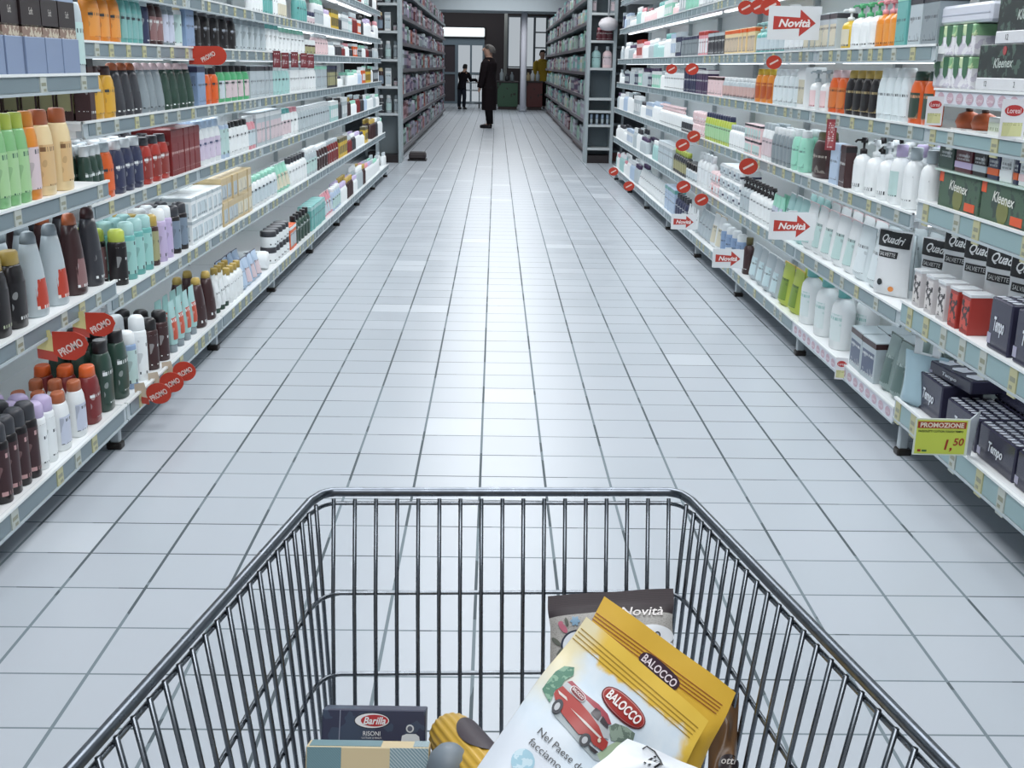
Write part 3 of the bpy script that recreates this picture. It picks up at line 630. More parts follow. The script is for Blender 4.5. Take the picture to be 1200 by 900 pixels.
authored(1, 1, 1.335, .48, [(988, 1018, 2, 'pouch', 'clear', 'silver', .2, dict(name='cotton_pad_bag', noun='cotton-pad bag')), (930, 988, 5, 'pouch', 'white', 'palepink', .2, dict(name='cotton_pad_bag', noun='cotton-pad bag')), (908, 930, 3, 'pouch', 'paleteal', 'white', .2),
  (896, 908, 3, 'inv', 'mint', 'teal', .17), (872, 896, 6, 'pump', 'white', 'black', .19), (862, 872, 3, 'pump', 'silver', 'black', .19), (838, 862, 4, 'pack', 'white', 'navy', .07, dict(layers=3)), (828, 838, 3, 'pack', 'palepink', 'red', .07, dict(layers=2)), (812, 828, 4, 'bottle', 'white', 'white', .22), (800, 812, 5, 'jar', 'white', 'black', .12), (785, 800, 7, 'bottle', 'charcoal', 'lime', .17), (768, 785, 8, 'carton', 'silver', 'white', .18)])
authored(1, 2, 1.335, .795, [(1042, 1078, 2, 'bottle', 'white', 'silver', .2, dict(wmax=.08)), (1028, 1042, 1, 'bottle', 'white', 'lilac', .2), (1002, 1028, 2, 'pump', 'white', 'white', .2), (986, 1002, 1, 'pump', 'white', 'black', .2), (976, 984, 1, 'carton', 'brown', 'black', .16, dict(dmax=.04, rows=1)), (966, 975, 1, 'carton', 'paleblue', 'paleblue', .16, dict(dmax=.045, rows=1)), (934, 965, 1, 'flat', 'brown', 'olive', .19, dict(wmax=.16, dmax=.1, rows=1, lc='3a2d2b', ink='c9c2b8')),
  (919, 935, 2, 'flat', 'mint', 'white', .18), (898, 919, 5, 'flat', 'grey', 'white', .17), (886, 898, 3, 'flat', 'white', 'silver', .18), (868, 886, 6, 'carton', 'palepink', 'charcoal', .08, dict(layers=2)), (850, 868, 7, 'bottle', 'white', 'silver', .13), (822, 850, 11, 'flat', 'lime', 'navy', .17, dict(lc='a9d3a2')), (808, 822, 6, 'pack', 'palepink', 'white', .08, dict(layers=2)), (795, 808, 7, 'jar', 'charcoal', 'white', .1), (770, 795, 14, 'pump', 'white', 'palepink', .16)])
authored(1, 3, 1.35, 1.065, [(1053, 1082, 2, 'flat', 'orange', 'darkgreen', .165, dict(lc='37483f', ink='d9a07a')), (1018, 1052, 4, 'flat', 'clear', 'white', .18), (981, 1017, 4, 'flat', 'black', 'gold', .165, dict(lc='1c181b', ink='b9a77a')), (962, 980, 2, 'flat', 'orange', 'palepink', .165, dict(lc='d67a40', ink='3a2a24')), (938, 961, 2, 'pump', 'white', 'silver', .17, dict(lc='efd3d5', ink='b06a72')),
  (928, 937, 1, 'carton', 'white', 'white', .18), (899, 928, 5, 'flat', 'clear', 'white', .165), (878, 898, 3, 'flat', 'amber', 'yellow', .17, dict(lc='b4572c', ink='e0a060')), (842, 878, 9, 'flat', 'silver', 'white', .12, dict(lc='c9a9a4')), (826, 842, 4, 'carton', 'palepink', 'brown', .12), (812, 825, 5, 'carton', 'purple', 'white', .16), (798, 811, 6, 'carton', 'navy', 'charcoal', .17), (775, 797, 10, 'can', 'white', 'silver', .17)])
authored(1, 4, 1.35, 1.31, [(1072, 1092, 1, 'carton', 'grey', 'charcoal', .16), (1056, 1072, 1, 'carton', 'silver', 'charcoal', .16), (1041, 1055, 1, 'carton', 'teal', 'mint', .18), (1017, 1040, 3, 'pump', 'amber', 'pink', .175, dict(lc='e59a4a', ink='7a4a28')), (988, 1016, 3, 'pump', 'white', 'green', .165), (974, 987, 1, 'pump', 'yellow', 'white', .16), (936, 973, 5, 'carton', 'silver', 'charcoal', .15), (913, 935, 4, 'flat', 'silver', 'white', .14),
  (880, 912, 6, 'pump', 'teal', 'paleteal', .16), (845, 880, 8, 'carton', 'cream', 'orange', .14, dict(lc='c9b9a4')), (826, 845, 5, 'carton', 'charcoal', 'silver', .14), (815, 825, 4, 'carton', 'pink', 'red', .16), (795, 814, 9, 'carton', 'grey', 'navy', .14)])
# ---- the rest of each level: single goods up to IND_Y, beyond that one mass per kind
IND_Y = 8.9
AUTO = {-1: [('flat', c, k) for c, k in (('white', 'silver'), ('silver', 'white'), ('white', 'mint'), ('charcoal', 'white'), ('paleblue', 'white'), ('brown', 'gold'), ('white', 'pink'), ('teal', 'white'), ('darkred', 'silver'))] +
            [('carton', c, k) for c, k in (('silver', 'white'), ('charcoal', 'silver'), ('paleteal', 'white'), ('yellow', 'olive'), ('orange', 'white'))] + [('can', 'white', 'lilac'), ('can', 'charcoal', 'black'), ('jar', 'white', 'navy'), ('pump', 'white', 'silver')],
        1: [('flat', c, k) for c, k in (('white', 'silver'), ('silver', 'white'), ('white', 'paleblue'), ('paleteal', 'white'), ('white', 'pink'), ('white', 'charcoal'))] + [('pump', 'white', 'white'), ('pump', 'paleblue', 'white'), ('jar', 'white', 'silver'), ('jar', 'palepink', 'white')] +
           [('carton', c, k) for c, k in (('white', 'paleblue'), ('silver', 'white'), ('navy', 'silver'), ('palepink', 'red'), ('mint', 'white'))] + [('bottle', 'white', 'teal'), ('bottle', 'silver', 'purple')]}
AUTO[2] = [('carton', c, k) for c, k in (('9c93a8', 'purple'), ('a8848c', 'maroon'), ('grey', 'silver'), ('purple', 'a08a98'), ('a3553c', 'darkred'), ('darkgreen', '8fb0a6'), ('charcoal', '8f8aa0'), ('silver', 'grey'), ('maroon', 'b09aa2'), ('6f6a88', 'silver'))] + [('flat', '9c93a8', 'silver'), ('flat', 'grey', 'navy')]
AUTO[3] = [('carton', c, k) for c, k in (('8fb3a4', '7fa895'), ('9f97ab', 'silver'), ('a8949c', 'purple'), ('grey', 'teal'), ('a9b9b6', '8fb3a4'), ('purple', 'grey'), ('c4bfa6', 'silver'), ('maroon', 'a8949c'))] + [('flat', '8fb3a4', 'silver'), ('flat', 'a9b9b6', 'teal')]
MASS = {}
def mass_add(key, kind, body, cap, w, d, h, x, y, z, rz):
    if key not in MASS: MASS[key] = (MB(), [])
    A, mats = MASS[key]; M = Matrix.Translation((x, y, z)) @ Matrix.Rotation(rz, 4, 'Z')
    def mi(m):
        if m not in mats: mats.append(m)
        return mats.index(m)
    if kind in ('carton', 'pouch', 'pack'):
        A.box(-w/2, w/2, -d/2, d/2, 0, h*.8, mi(mat(body)), M=M); A.box(-w/2, w/2, -d/2, d/2, h*.8, h, mi(mat(cap)), M=M)
        A.box(-w*.4, w*.4, -d/2-.001, -d/2, h*.2, h*.6, mi(mat(cap)), M=M)
    else:
        A.lathe([(1, 0), (1, .62*h), (.55, .78*h)], w/2, d/2, 8, mi(mat(body)), M=M, bot=False); A.lathe([(.6, .78*h), (.55, h)], w/2, d/2, 8, mi(mat(cap)), M=M, bot=False)
ra = random.Random(11)
def autofill(side, lvl, X, z, Ya, Yend, pal, hmax, ind=True, xf=None, key=None):
    y = Ya
    while y < Yend-.05:
        kind, body, cap = ra.choice(pal); n = ra.choice((3, 4, 5, 6)); w = {'flat': .07, 'carton': .085, 'can': .06, 'jar': .085, 'pump': .075, 'bottle': .075}[kind]
        h = ra.uniform(.62, .95)*hmax * (.6 if kind == 'jar' else 1); e = min(y+n*w, Yend); n = max(1, int((e-y)/w))
        if ra.random() < .04: y = e; continue
        if ind and e < IND_Y: group_on(side, lvl, X, z, y, e, n, kind, body, cap, round(h, 2))
        else:
            s = (e-y)/n; d = .05 if kind in ('flat', 'carton') else w*.9
            for q in range(n):
                for r_ in range(2 if kind != 'carton' else 1):
                    yy = y+(q+.5)*s; xx = (X if xf is None else xf(yy))
                    mass_add(key or ('cartons' if kind == 'carton' else 'bottles', side), kind, body, cap, w*.93, d, h, xx+side*(.015+d/2+r_*(d+.01)), yy, z, -side*PI/2)
        y = e+ra.choice((0, .004, .01))
for side, lv, ends, YE in ((-1, L_LV[1], (403, 400, 390, 398, 388, 300, None, None), LEND), (1, R_LV[1], (745, 768, 770, 775, 795, 850, None), REND)):
    for j, (X, z) in enumerate(lv):
        e = ends[j]; gap = (lv[j+1][1] if j+1 < len(lv) else z+.25)-z
        Ya = y_on(e, X, z)+.01 if e else (8.9 if z < 1.85 else 11.5)
        if side < 0 and j == 7: continue
        autofill(side, j, X, z, Ya, YE-.02, AUTO[side], min(.2, gap-.07))
# ---- tissue run, trolley end: boxes and packs of their own
def custom(side, X, z, Yc, w, d, h, off, name, label, cat, group, parts_fn, rz=0):
    parts = [(n, m.mesh(n, mt if isinstance(mt, list) else [mt])) for n, m, mt in parts_fn(w, d, h)]
    return place(parts, name, (X+side*(off+d/2), Yc, z), -side*PI/2+rz, label, cat, group)
def txt(mb, s, w, d, h, cz, hh, mi=0, sh=0, cx=0, ang=0, bold=0.0, width=None):
    add_text(mb, s, cx, cz, hh, mi, lambda a, b: (a, -d/2-.0016, b), ang, width, sh, bold)
def kleenex(base, acc, word='Kleenex', lower='e6e4e2'):
    def f(w, d, h):
        b = MB(); b.box(-w/2, w/2, -d/2, d/2, 0, h, 0, .003)
        p = MB(); p.lathe([(.035, 0), (.035, .001)], seg=20, M=Matrix.Translation((0, -d/2-.0002, h*.34)) @ Matrix.Rotation(PI/2, 4, 'X')); 
        q2 = MB(); q2.box(-w/2-.0008, -w/2+.03, -d/2-.0008, -d/2+.03, h*.72, h+.0008); q = MB(); q.box(w*.18, w*.42, -d/2-.0009, -d/2, h*.08, h*.3)
        t = MB(); txt(t, word, w, d, h, h*.66, h*.26, 0, .25, 0, -.05, .015)
        return [('body', b, spotted(base, '3a4a44', 30, .56, .5, 'n')), ('round_motif', p, mat('7a7d45')), ('orange_mark', q, mat(acc)), ('corner_tab', q2, mat(acc)), ('lettering', t, mat('e6e8e0'))]
    return f
for k, (a, b_) in enumerate(((1093, 1140), (1141, 1196))):
    Ya, Yb = sorted((y_on(a, 1.345, .84), y_on(b_, 1.345, .84)))
    custom(1, 1.345, .84, (Ya+Yb)/2, (Yb-Ya)*.98, .12, .105, .012, 'tissue_box', f'green tissue box with white script, {["far one", "near one"][k]} of two, third shelf, tissue run end bay', 'box', 'green tissue boxes', kleenex('4a6350', 'e0582c'))
custom(1, 1.345, .84, 2.66, .22, .12, .105, .012, 'tissue_box', 'plain white tissue box beside the green tissue boxes, third shelf, tissue run', 'box', None, kleenex('dfe4e6', 'c9ced2', 'Soft'))
mb = MB(); mb.box(1.35, 1.62, 2.4, 3.5, .946, .952); tag(mb.build('glass_tray', mat('c3d8cf', .1)), 'pale green glass tray lying across the green tissue boxes', 'tray')
for k, (a, b_, c1, c2, w_) in enumerate(((1094, 1112, 'darkgreen', 'orange', 'dark green with orange top'), (1113, 1133, 'maroon', 'lilac', 'maroon and lilac'), (1134, 1150, 'black', 'silver', 'black floral'), (1151, 1164, 'navy', 'orange', 'navy with orange foot'), (1165, 1180, 'white', 'white', 'plain white'), (1181, 1186, 'navy', 'orange', 'slim navy'), (1187, 1206, 'white', 'palepink', 'white and pink'))):
    Ya, Yb = sorted((y_on(a, 1.35, .955), y_on(b_, 1.35, .955)))
    def f(w, d, h, c1=c1, c2=c2, k=k):
        b = MB(); b.box(-w/2, w/2, -d/2, d/2, 0, h, 0, .002); q = MB(); q.box(-w/2-.0008, w/2+.0008, -d/2-.0008, d/2, h*(.8 if k == 0 else .12), h*(.97 if k == 0 else .3))
        p = MB(); p.box(-w*.36, w*.36, -d/2-.001, -d/2, h*.35, h*.75); return [('body', b, mat(c1)), ('colour_band', q, mat(c2)), ('printed_panel', p, printed(c1, ink_for(c1), 90, .6))]
    custom(1, 1.35, .9525, (Ya+Yb)/2, (Yb-Ya)*.94, .1, .1, .012, 'tissue_box', f'{w_} upright tissue box on the glass tray', 'box', 'upright tissue boxes on the glass tray', f)
# purple handkerchief packs
def hank(rows, cols, word='Tempo'):
    def f(w, d, h):
        b = MB(); b.box(-w/2, w/2, -d/2, d/2, 0, h, 0, .004); t = MB(); p = MB()
        for i in range(rows):
            for j in range(cols):
                x = -w/2+(i+.5)*w/rows; y = -d/2+(j+.5)*d/cols; a = w/rows*.36; c = d/cols*.36
                t.add([(x-a, y-c*.6, h+.0012), (x-a*.3, y-c, h+.0012), (x+a, y-c*.5, h+.0012), (x+a*.8, y+c, h+.0012), (x-a*.2, y+c*.7, h+.0012), (x-a*.9, y+c, h+.0012)], [(0, 1, 2, 3, 4, 5)])
        txt(p, word, w, d, h, h*.52, h*.26, 0, .2, 0, 0, .03, min(w*.5, .09)); add_text(p, word, 0, h*.5, h*.22, 0, lambda a_, b_: (-w/2-.0015, -a_, b_), 0, d*.45, .2, .02)
        s = MB(); s.box(-w/2-.0009, -w/2+.02, -d/2-.0009, -d/2+.03, h*.1, h*.3)
        return [('wrap', b, mat('343347', .22)), ('white_prints', t, mat('c9cdd6', .3)), ('lettering', p, mat('dfe3ea')), ('corner_mark', s, mat('a7a5bb'))]
    return f
XB = 1.345
for k, (yc, row, ly) in enumerate(((2.66, 0, 0), (2.90, 0, 0), (3.14, 0, 0), (2.66, 1, 0), (2.90, 1, 0), (3.14, 1, 0), (3.14, 1, 1))):
    lb = f'dark purple handkerchief multipack, {["front", "back"][row]} row, {["first", "second", "third"][[2.66, 2.9, 3.14].index(yc)]} along, {"upper, " if ly else ""}lowest shelf of tissue run'
    custom(1, XB, .19+ly*.105, yc, .225, .13, .1, .03+row*.14, 'handkerchief_pack', lb, 'packet', 'purple handkerchief multipacks on the lowest shelf', hank(9, 4))
custom(1, XB, .19, 3.4, .2, .13, .12, .03, 'handkerchief_pack', 'dark purple handkerchief multipack beside the clear blue bag, lowest shelf, topped by a flat pack', 'packet', 'purple handkerchief multipacks on the lowest shelf', hank(8, 4))
custom(1, XB, .312, 3.34, .26, .16, .04, .06, 'handkerchief_pack', 'flat dark purple pack lying on top of the multipack by the clear blue bag', 'packet', 'purple handkerchief multipacks on the lowest shelf', hank(3, 2), .1)
for k, (a, b_) in enumerate(((1152, 1178), (1180, 1222))):
    Ya, Yb = sorted((y_on(a, 1.34, .515), y_on(b_, 1.34, .515)))
    custom(1, 1.33, .515, (Ya+Yb)/2, min((Yb-Ya)*.9, .17), .2, .14, .015, 'handkerchief_pack', f'dark purple tissue block on second shelf, {["beside the red cotton-bud boxes", "at the trolley end"][k]}', 'packet', 'purple tissue blocks on the second shelf', hank(4, 5, 'Tempo'))
# cotton-bud boxes
for k in range(5):
    red = k >= 3; Y = y_on(1071+14*k, 1.34, .515)
    def f(w, d, h, red=red):
        b = MB(); b.box(-w/2, w/2, -d/2, d/2, 0, h, 0, .002); p = MB(); p.box(-w*.45, w*.45, -d/2-.001, -d/2, h*.12, h*.85); p.box(-w/2-.001, -w/2, -d*.45, d*.45, h*.12, h*.85)
        l = MB(); l.box(-w/2-.002, w/2+.002, -d/2-.002, d/2+.002, h*.95, h*1.02); return [('body', b, mat('a33a33' if red else 'c9c5c6')), ('printed_panel', p, spotted('2a2226', 'c94a3a' if red else 'd9d4d2', 50, .45, .4, 'n')), ('lid', l, mat('d9dde0', .2))]
    custom(1, 1.33, .515, Y, .058, .065, .115, .012, 'cotton_bud_box', f'{"red" if red else "black and white"} cotton-bud box, {ORD[k]} counted towards the trolley, second shelf, tissue run', 'box', 'cotton-bud boxes on the second shelf', f)
# cotton-pad bags with black heads
def padbag(w, d, h):
    P_ = k_pouch(w, d, h, None, None, None); b = P_[0][1]; g = []
    def sf(u, v): 
        t = max(0, 1-v*1.05); th = (math.sin(PI*min(max(u, 0.001), .999))**.5)*(t**.55)*(min(1, v*6+.55)); return ((u-.5)*w*(1-.07*math.sin(PI*v)), -(d/2*th+.0022), h*v)
    k = MB(); k.grid(lambda u, v: sf(.03+.94*u, .74+.24*v), 10, 4); k.grid(lambda u, v: sf(.12+.6*u, .58+.1*v), 8, 2)
    t = MB()
    def mp(a, c): s = Vector(sf(.5+a/w, c/h)); return (s.x, s.y-.0012, s.z)
    add_text(t, 'Quadri', 0, h*.86, h*.11, 0, mp, -.05, w*.66, .3, .02); add_text(t, 'SALVIETTE', -w*.08, h*.63, h*.055, 0, mp, 0, w*.5)
    r = MB(); pts = [sf(.35+.09*math.cos(q), .2+.05*math.sin(q)) for q in [2*PI*i/12 for i in range(12)]]; r.add([(x, y-.001, z) for x, y, z in pts], [tuple(range(12))])
    o = MB(); pts = [sf(.7+.07*math.cos(q), .12+.04*math.sin(q)) for q in [2*PI*i/12 for i in range(12)]]; o.add([(x, y-.001, z) for x, y, z in pts], [tuple(range(12))])
    return [('film', b, mat('dfe2e4', .3)), ('black_head', k, mat('26272a', .3)), ('lettering', t, mat('e4e6e6')), ('dark_drop', r, mat('2b3034')), ('orange_dot', o, mat('d98a4a'))]
for k in range(6):
    Y = (y_on(1040, 1.38, .485), 3.68, 3.5, 3.34, 3.18, 3.02)[k]
    custom(1, 1.33, .481 if k < 2 else .516, Y, .155, .08, .225 if k < 2 else .24, .02 if k < 1 else .1, 'cotton_pad_bag', f'white cotton-pad bag with black head, {ORD[k]} of six counted towards the trolley, second shelf', 'bag', 'black headed cotton-pad bags', padbag, .5)
# clear blue bag with handle
def clearbag(w, d, h):
    P_ = k_pouch(w, d, h*.72, None, None, None); b = P_[0][1]
    c = MB(); c.box(-w*.3, -w*.12, -.004, .004, h*.62, h, 0, .002); c.box(w*.12, w*.3, -.004, .004, h*.62, h, 0, .002); c.box(-w*.3, w*.3, -.004, .004, h*.9, h*1.0, 0, .002); c.box(-w*.3, w*.3, -.004, .004, h*.62, h*.72, 0, .002)
    return [('film', b, mat('9fb9c4', .15)), ('handle', c, mat('e3e8ea', .3))]
custom(1, 1.345, .19, 3.5, .16, .1, .24, .0, 'cotton_bag', 'clear pale blue bag with white carrying handle beside the purple packs, lowest shelf', 'bag', None, clearbag, .6)
# orange fruit-shaped packs, cards and top packs of the trolley-end bay
for k in range(2):
    Y = y_on(1112+18*k, 1.36, 1.065)
    def f(w, d, h):
        b = MB(); b.lathe([(.3, 0), (.8, h*.1), (1, h*.45), (.8, h*.85), (.3, h)], w/2, d/2, 16); c = MB(); c.lathe([(.28, h*.98), (.3, h*1.15), (.1, h*1.2)], w/2, d/2, 10); l = MB(); l.box(-w*.4, w*.4, -d*.5, d*.3, -.0005, .006); return [('fruit_body', b, mat('a8522c')), ('top_knot', c, mat('3d2a22')), ('card_base', l, mat('e2e2e0'))]
    custom(1, 1.35, 1.0665, Y, .1, .07, .055, .03, 'round_soap', f'round orange-brown soap with dark knot, {["far", "near"][k]} one of two on the fourth shelf, tissue run', 'soap', 'round orange-brown soaps', f)
for k in range(3):
    Y = y_on(1156+21*k, 1.36, 1.065)
    mb = MB(); mb.box(-.045, .045, -.02, .02, 0, .05, 0, .002); mb2 = MB(); mb2.box(-.04, .04, -.021, -.02, .012, .036)
    place([('body', mb.mesh('body', [mat('e6e8e4')])), ('printed_panel', mb2.mesh('printed_panel', [printed('d5ddc8', '7f8a6a')]))], 'soap_box', (1.40, Y, 1.065), -PI/2, f'small white soap box, {ORD[k]} of three counted towards the trolley, fourth shelf, tissue run', 'box', 'small white soap boxes')
for lay in range(2):
    for q, (a, b_) in enumerate(((1092, 1112), (1113, 1135))):
        Ya, Yb = sorted((y_on(a, 1.375, 1.18), y_on(b_, 1.375, 1.18)))
        def f(w, d, h):
            b = MB(); b.box(-w/2, w/2, -d/2, d/2, 0, h*.7, 0, .006); c = MB(); c.box(-w/2-.001, w/2+.001, -d/2-.001, d/2+.001, h*.62, h, 0, .004); g = MB()
            for s in (-.25, .25): g.add([(w*s-.022, -d/2-.0016, h), (w*s+.022, -d/2-.0016, h), (w*s+.018, -d/2-.0016, h*.45), (w*s, -d/2-.0016, h*.3), (w*s-.018, -d/2-.0016, h*.45)], [(0, 4, 3, 2, 1)])
            return [('film', b, spotted('cfccd8', 'e6e6ea', 30, .5, .3, 'n')), ('green_head', c, spotted('8db98c', 'c9dcae', 20, .5, .3, 'n')), ('green_badge', g, mat('3f6d50'))]
        custom(1, 1.36, 1.187+lay*.092, (Ya+Yb)/2, (Yb-Ya)*.96, .12, .09, .012, 'napkin_pack', f'green-topped napkin pack, {["lower", "upper"][lay]} one, {["beside the far end", "beside the black box"][q]}, fifth shelf, tissue run', 'packet', 'green-topped napkin packs', f)
Ya, Yb = sorted((y_on(1095, 1.375, 1.37), y_on(1160, 1.375, 1.37)))
custom(1, 1.36, 1.372, (Ya+Yb)/2, Yb-Ya, .12, .055, .014, 'napkin_pack', 'long clear white napkin pack lying on the green-topped napkin packs', 'packet', None, lambda w, d, h: [('film', (lambda m: (m.box(-w/2, w/2, -d/2, d/2, 0, h, 0, .008), m)[1])(MB()), mat('d5d9e4', .2)), ('seam', (lambda m: (m.box(-w*.49, w*.49, -d/2-.001, -d/2, h*.45, h*.5), m)[1])(MB()), mat('b2b8c6'))])
for k, (a, b_, z0) in enumerate(((1137, 1200, 1.187), (1160, 1236, 1.31))):
    Ya, Yb = sorted((y_on(a, 1.36, z0), y_on(b_, 1.36, z0)))
    def f(w, d, h):
        b = MB(); b.box(-w/2, w/2, -d/2, d/2, h*.26, h, 0, .002); c = MB(); c.box(-w/2-.001, w/2+.001, -d/2-.001, d/2+.001, 0, h*.27, 0, .002)
        t = MB(); txt(t, 'Kleenex', w, d, h, h*.6, h*.2, 0, .25, 0, .02, .02); txt(t, '12', w, d, h, h*.14, h*.12, 1, 0, -w*.3); txt(t, '2', w, d, h, h*.14, h*.12, 1, 0, w*.25); m_ = MB(); m_.lathe([(.012, 0), (.012, .001)], seg=12, M=Matrix.Translation((0, -d/2-.0004, h*.86)) @ Matrix.Rotation(PI/2, 4, 'X'))
        return [('body', b, spotted('2d3434', '4d6258', 40, .57, .4, 'n')), ('white_foot', c, mat('d8dade')), ('lettering', t, [mat('b9c4be'), mat('2c2e32')]), ('red_badge', m_, mat('a5474a'))]
    custom(1, 1.36, z0, (Ya+Yb)/2, Yb-Ya-.01, .13, .122, .012, 'tissue_box', f'black tissue box with white foot, {["lower", "upper"][k]} of the two stacked on the fifth shelf', 'box', 'black tissue boxes with white feet', f)
for k in range(3):
    Y = y_on(1100+30*k, 1.48, 1.42)
    parts = product('bottle', .13, .08, .3, '8f8f62', 'white', True, 'a9a878', '5d5d40')
    place(parts, 'lotion_bottle', (1.55, Y, 1.18), -PI/2, f'large olive bottle behind the napkin packs, {ORD[k]} of three counted towards the trolley', 'bottle', 'large olive bottles at the back of the fifth shelf')
# ------------------------------------------------------------------ signs clipped to the shelf edges
def paddle(px, py, X, s, label, ang=.5, word='PROMO', tailc='d9cf9a', shape='disc', group='red promotion paddles'):
    side = -1 if X < 0 else 1; p = ray(px, py); p = EYE+p*(X/p.x); Y = p.y
    r = empty('promotion_paddle', p); tag(r, label, 'sign', group)
    R = s/2; mb = MB()
    if shape == 'disc': out = [(R*math.cos(q)*1.0, R*.86*math.sin(q)) for q in [2*PI*i/24 for i in range(24)]]
    elif shape == 'tear': out = [(-R, R*.8), (R*.3, R*.8), (R*.8, R*.55), (R, .1*R), (R*.75, -R*.5), (R*.2, -R*.85), (-R*.5, -R*.8), (-R, -R*.5)]
    else: out = [(-R*1.9, R*.85)]+[(R*.9+R*.9*math.cos(q), R*.9*math.sin(q)) for q in [PI/2-PI*i/10 for i in range(11)]]+[(-R*1.9, -R*.85)]
    n = len(out); mb.add([(x, -.001, z) for x, z in out]+[(x, .001, z) for x, z in out], [tuple(range(n))[::-1], tuple(range(n, 2*n))]+[(i, (i+1) % n, n+(i+1) % n, n+i) for i in range(n)]); mb.build('red_panel', mat('bf3c29', .45), r)
    t = MB()
    if word: add_text(t, word, 0, -R*.1, R*.42, 0, lambda a, b: (a, -.0018, b), ang, R*1.5, 0, .03)
    else: t.add([(a*math.cos(ang)-b*math.sin(ang), -.0018, a*math.sin(ang)+b*math.cos(ang)) for a, b in ((-R*.6, -R*.1), (R*.6, -R*.1), (R*.6, R*.12), (-R*.6, R*.12))], [(0, 1, 2, 3)])
    t.build('lettering', mat('e6cfc8'), r)
    if tailc:
        mb = MB(); mb.add([(side*R*.6-.5*R if side < 0 else R*.2, -.0005, R*.9), (side*1.9*R, -.0005, R*.75), (side*1.9*R, -.0005, -R*.2), (side*.8*R, -.0005, -R*.4)], [(0, 1, 2, 3)]); mb.add([(side*1.9*R, -.0007, -R*.2), (side*.8*R, -.0007, -R*.4), (side*.8*R, -.0007, -R*.95), (side*1.9*R, -.0007, -R*.75)], [(0, 1, 2, 3)], 1)
        mb.build('price_tail', [mat(tailc), mat('b0483c')], r)
    mb = MB(); mb.tube([(side*R*.7, .002, 0), (side*(R*.7+.05), .002, -.005)], .002, 5); mb.build('clip_arm', mat('c9cdd0'), r)
    return r
for i, (px, py, s, sh, lb) in enumerate(((118, 380, .085, 'tear', 'red paddle with promotion word, second shelf of hair-care run, further of two'), (83, 405, .095, 'tear', 'red paddle with promotion word, second shelf of hair-care run, beside the charcoal bottles'),
    (186, 461, .085, 'disc', 'red round promotion paddle over the floor, first of three at the lowest hair-care shelf'), (201, 448, .085, 'disc', 'red round promotion paddle over the floor, middle of three at the lowest hair-care shelf'), (216, 435, .085, 'disc', 'red round promotion paddle over the floor, last of three at the lowest hair-care shelf'))):
    paddle(px, py, -1.13, s, lb, .5, 'PROMO', 'd5c98c' if sh == 'tear' else 'c9b8a4', sh)
paddle(244, 65, -1.2, .085, 'red rounded promotion tab under the fifth shelf of the hair-care run', .5, 'PROMO', None, 'pill')
for k, (px, py) in enumerate(((324, 66), (334, 68), (345, 67), (356, 68), (364, 69))):
    d_ = ray(px, py); p = EYE+d_*(-1.24/d_.x); mb = MB(); mb.box(-.022, .022, -.001, .001, -.06, .03, 0); mb2 = MB(); mb2.box(-.015, .015, -.0016, -.001, -.05, .02)
    place([('card', mb.mesh('card', [mat('7c3238')])), ('print', mb2.mesh('print', [printed('8a4046', 'd9c9cc', 90)]))], 'hanging_card', p, 0, f'dark red hanging card, {ORD[k]} of five from the trolley, fifth shelf edge, hair-care run', 'card', 'dark red hanging cards')
RP = [(874, 9, .085, 'upper shelf, beside the white arrow sign'), (889, 8, .085, 'upper shelf, middle of three'), (903, 8, .1, 'upper shelf, closest to the arrow sign'), (907, 73, .075, 'above the amber bottles on the fourth shelf'), (787, 81, .085, 'above the navy cartons on the fourth shelf'), (811, 81, .09, 'above the purple cartons on the fourth shelf'),
  (813, 160, .09, 'third shelf edge, higher of a pair'), (800, 170, .1, 'third shelf edge, lower of a pair'), (877, 195, .1, 'third shelf edge above the black-headed pumps'), (801, 219, .1, 'second shelf edge above a white arrow sign'), (822, 234, .09, 'second shelf edge above the blue cans'), (719, 201, .11, 'lowest shelf edge at the far end'), (737, 218, .11, 'lowest shelf edge, second from far end')]
for px, py, s, lb in RP: paddle(px, py, 1.27, s*.95, 'red round promotion paddle, tissue run, '+lb, .5, None, None, 'disc')
def arrow_sign(px, py, w, label):
    d_ = ray(px, py); p = EYE+d_*(1.26/d_.x); h = w*.62; r = empty('arrow_sign', p, -.12); tag(r, label, 'sign', 'white signs with red arrows')
    mb = MB(); mb.box(-w/2, w/2, -.0012, .0012, -h/2, h/2); mb.build('card', mat('dfe2e4', .4), r)
    a = w*.4; b = h*.2; mb = MB(); q = [(-a, b), (a*.25, b*.8), (a*.25, b*2), (a, 0), (a*.25, -b*2), (a*.25, -b*.8), (-a, -b)]; mb.add([(x, -.0018, z) for x, z in q], [tuple(range(7))[::-1]]); mb.build('red_arrow', mat('b8392f'), r)
    t = MB(); add_text(t, 'Novità', 0, 0, h*.22, 0, lambda a_, b_: (a_, -.0026, b_), 0, a*1.5, .25, .03); t.build('lettering', mat('eee6e4'), r)
    mb = MB(); mb.box(-w*.1, w*.1, .001, .01, h/2-.012, h/2+.006); mb.tube([(0, .005, h/2-.005), (.06, .008, h/2)], .002, 5); mb.build('clip', mat('c6cbce'), r)
arrow_sign(931, 27, .22, 'white sign with red arrow on the fifth shelf, beside the teal pump bottles')
arrow_sign(928, 265, .19, 'white sign with red arrow on the second shelf, beside the pale cotton-pad bags')
arrow_sign(853, 303, .165, 'white sign with red arrow over the floor below the blue cans')
arrow_sign(801, 260, .165, 'smallest white sign with red arrow, over the floor at the lowest shelf')
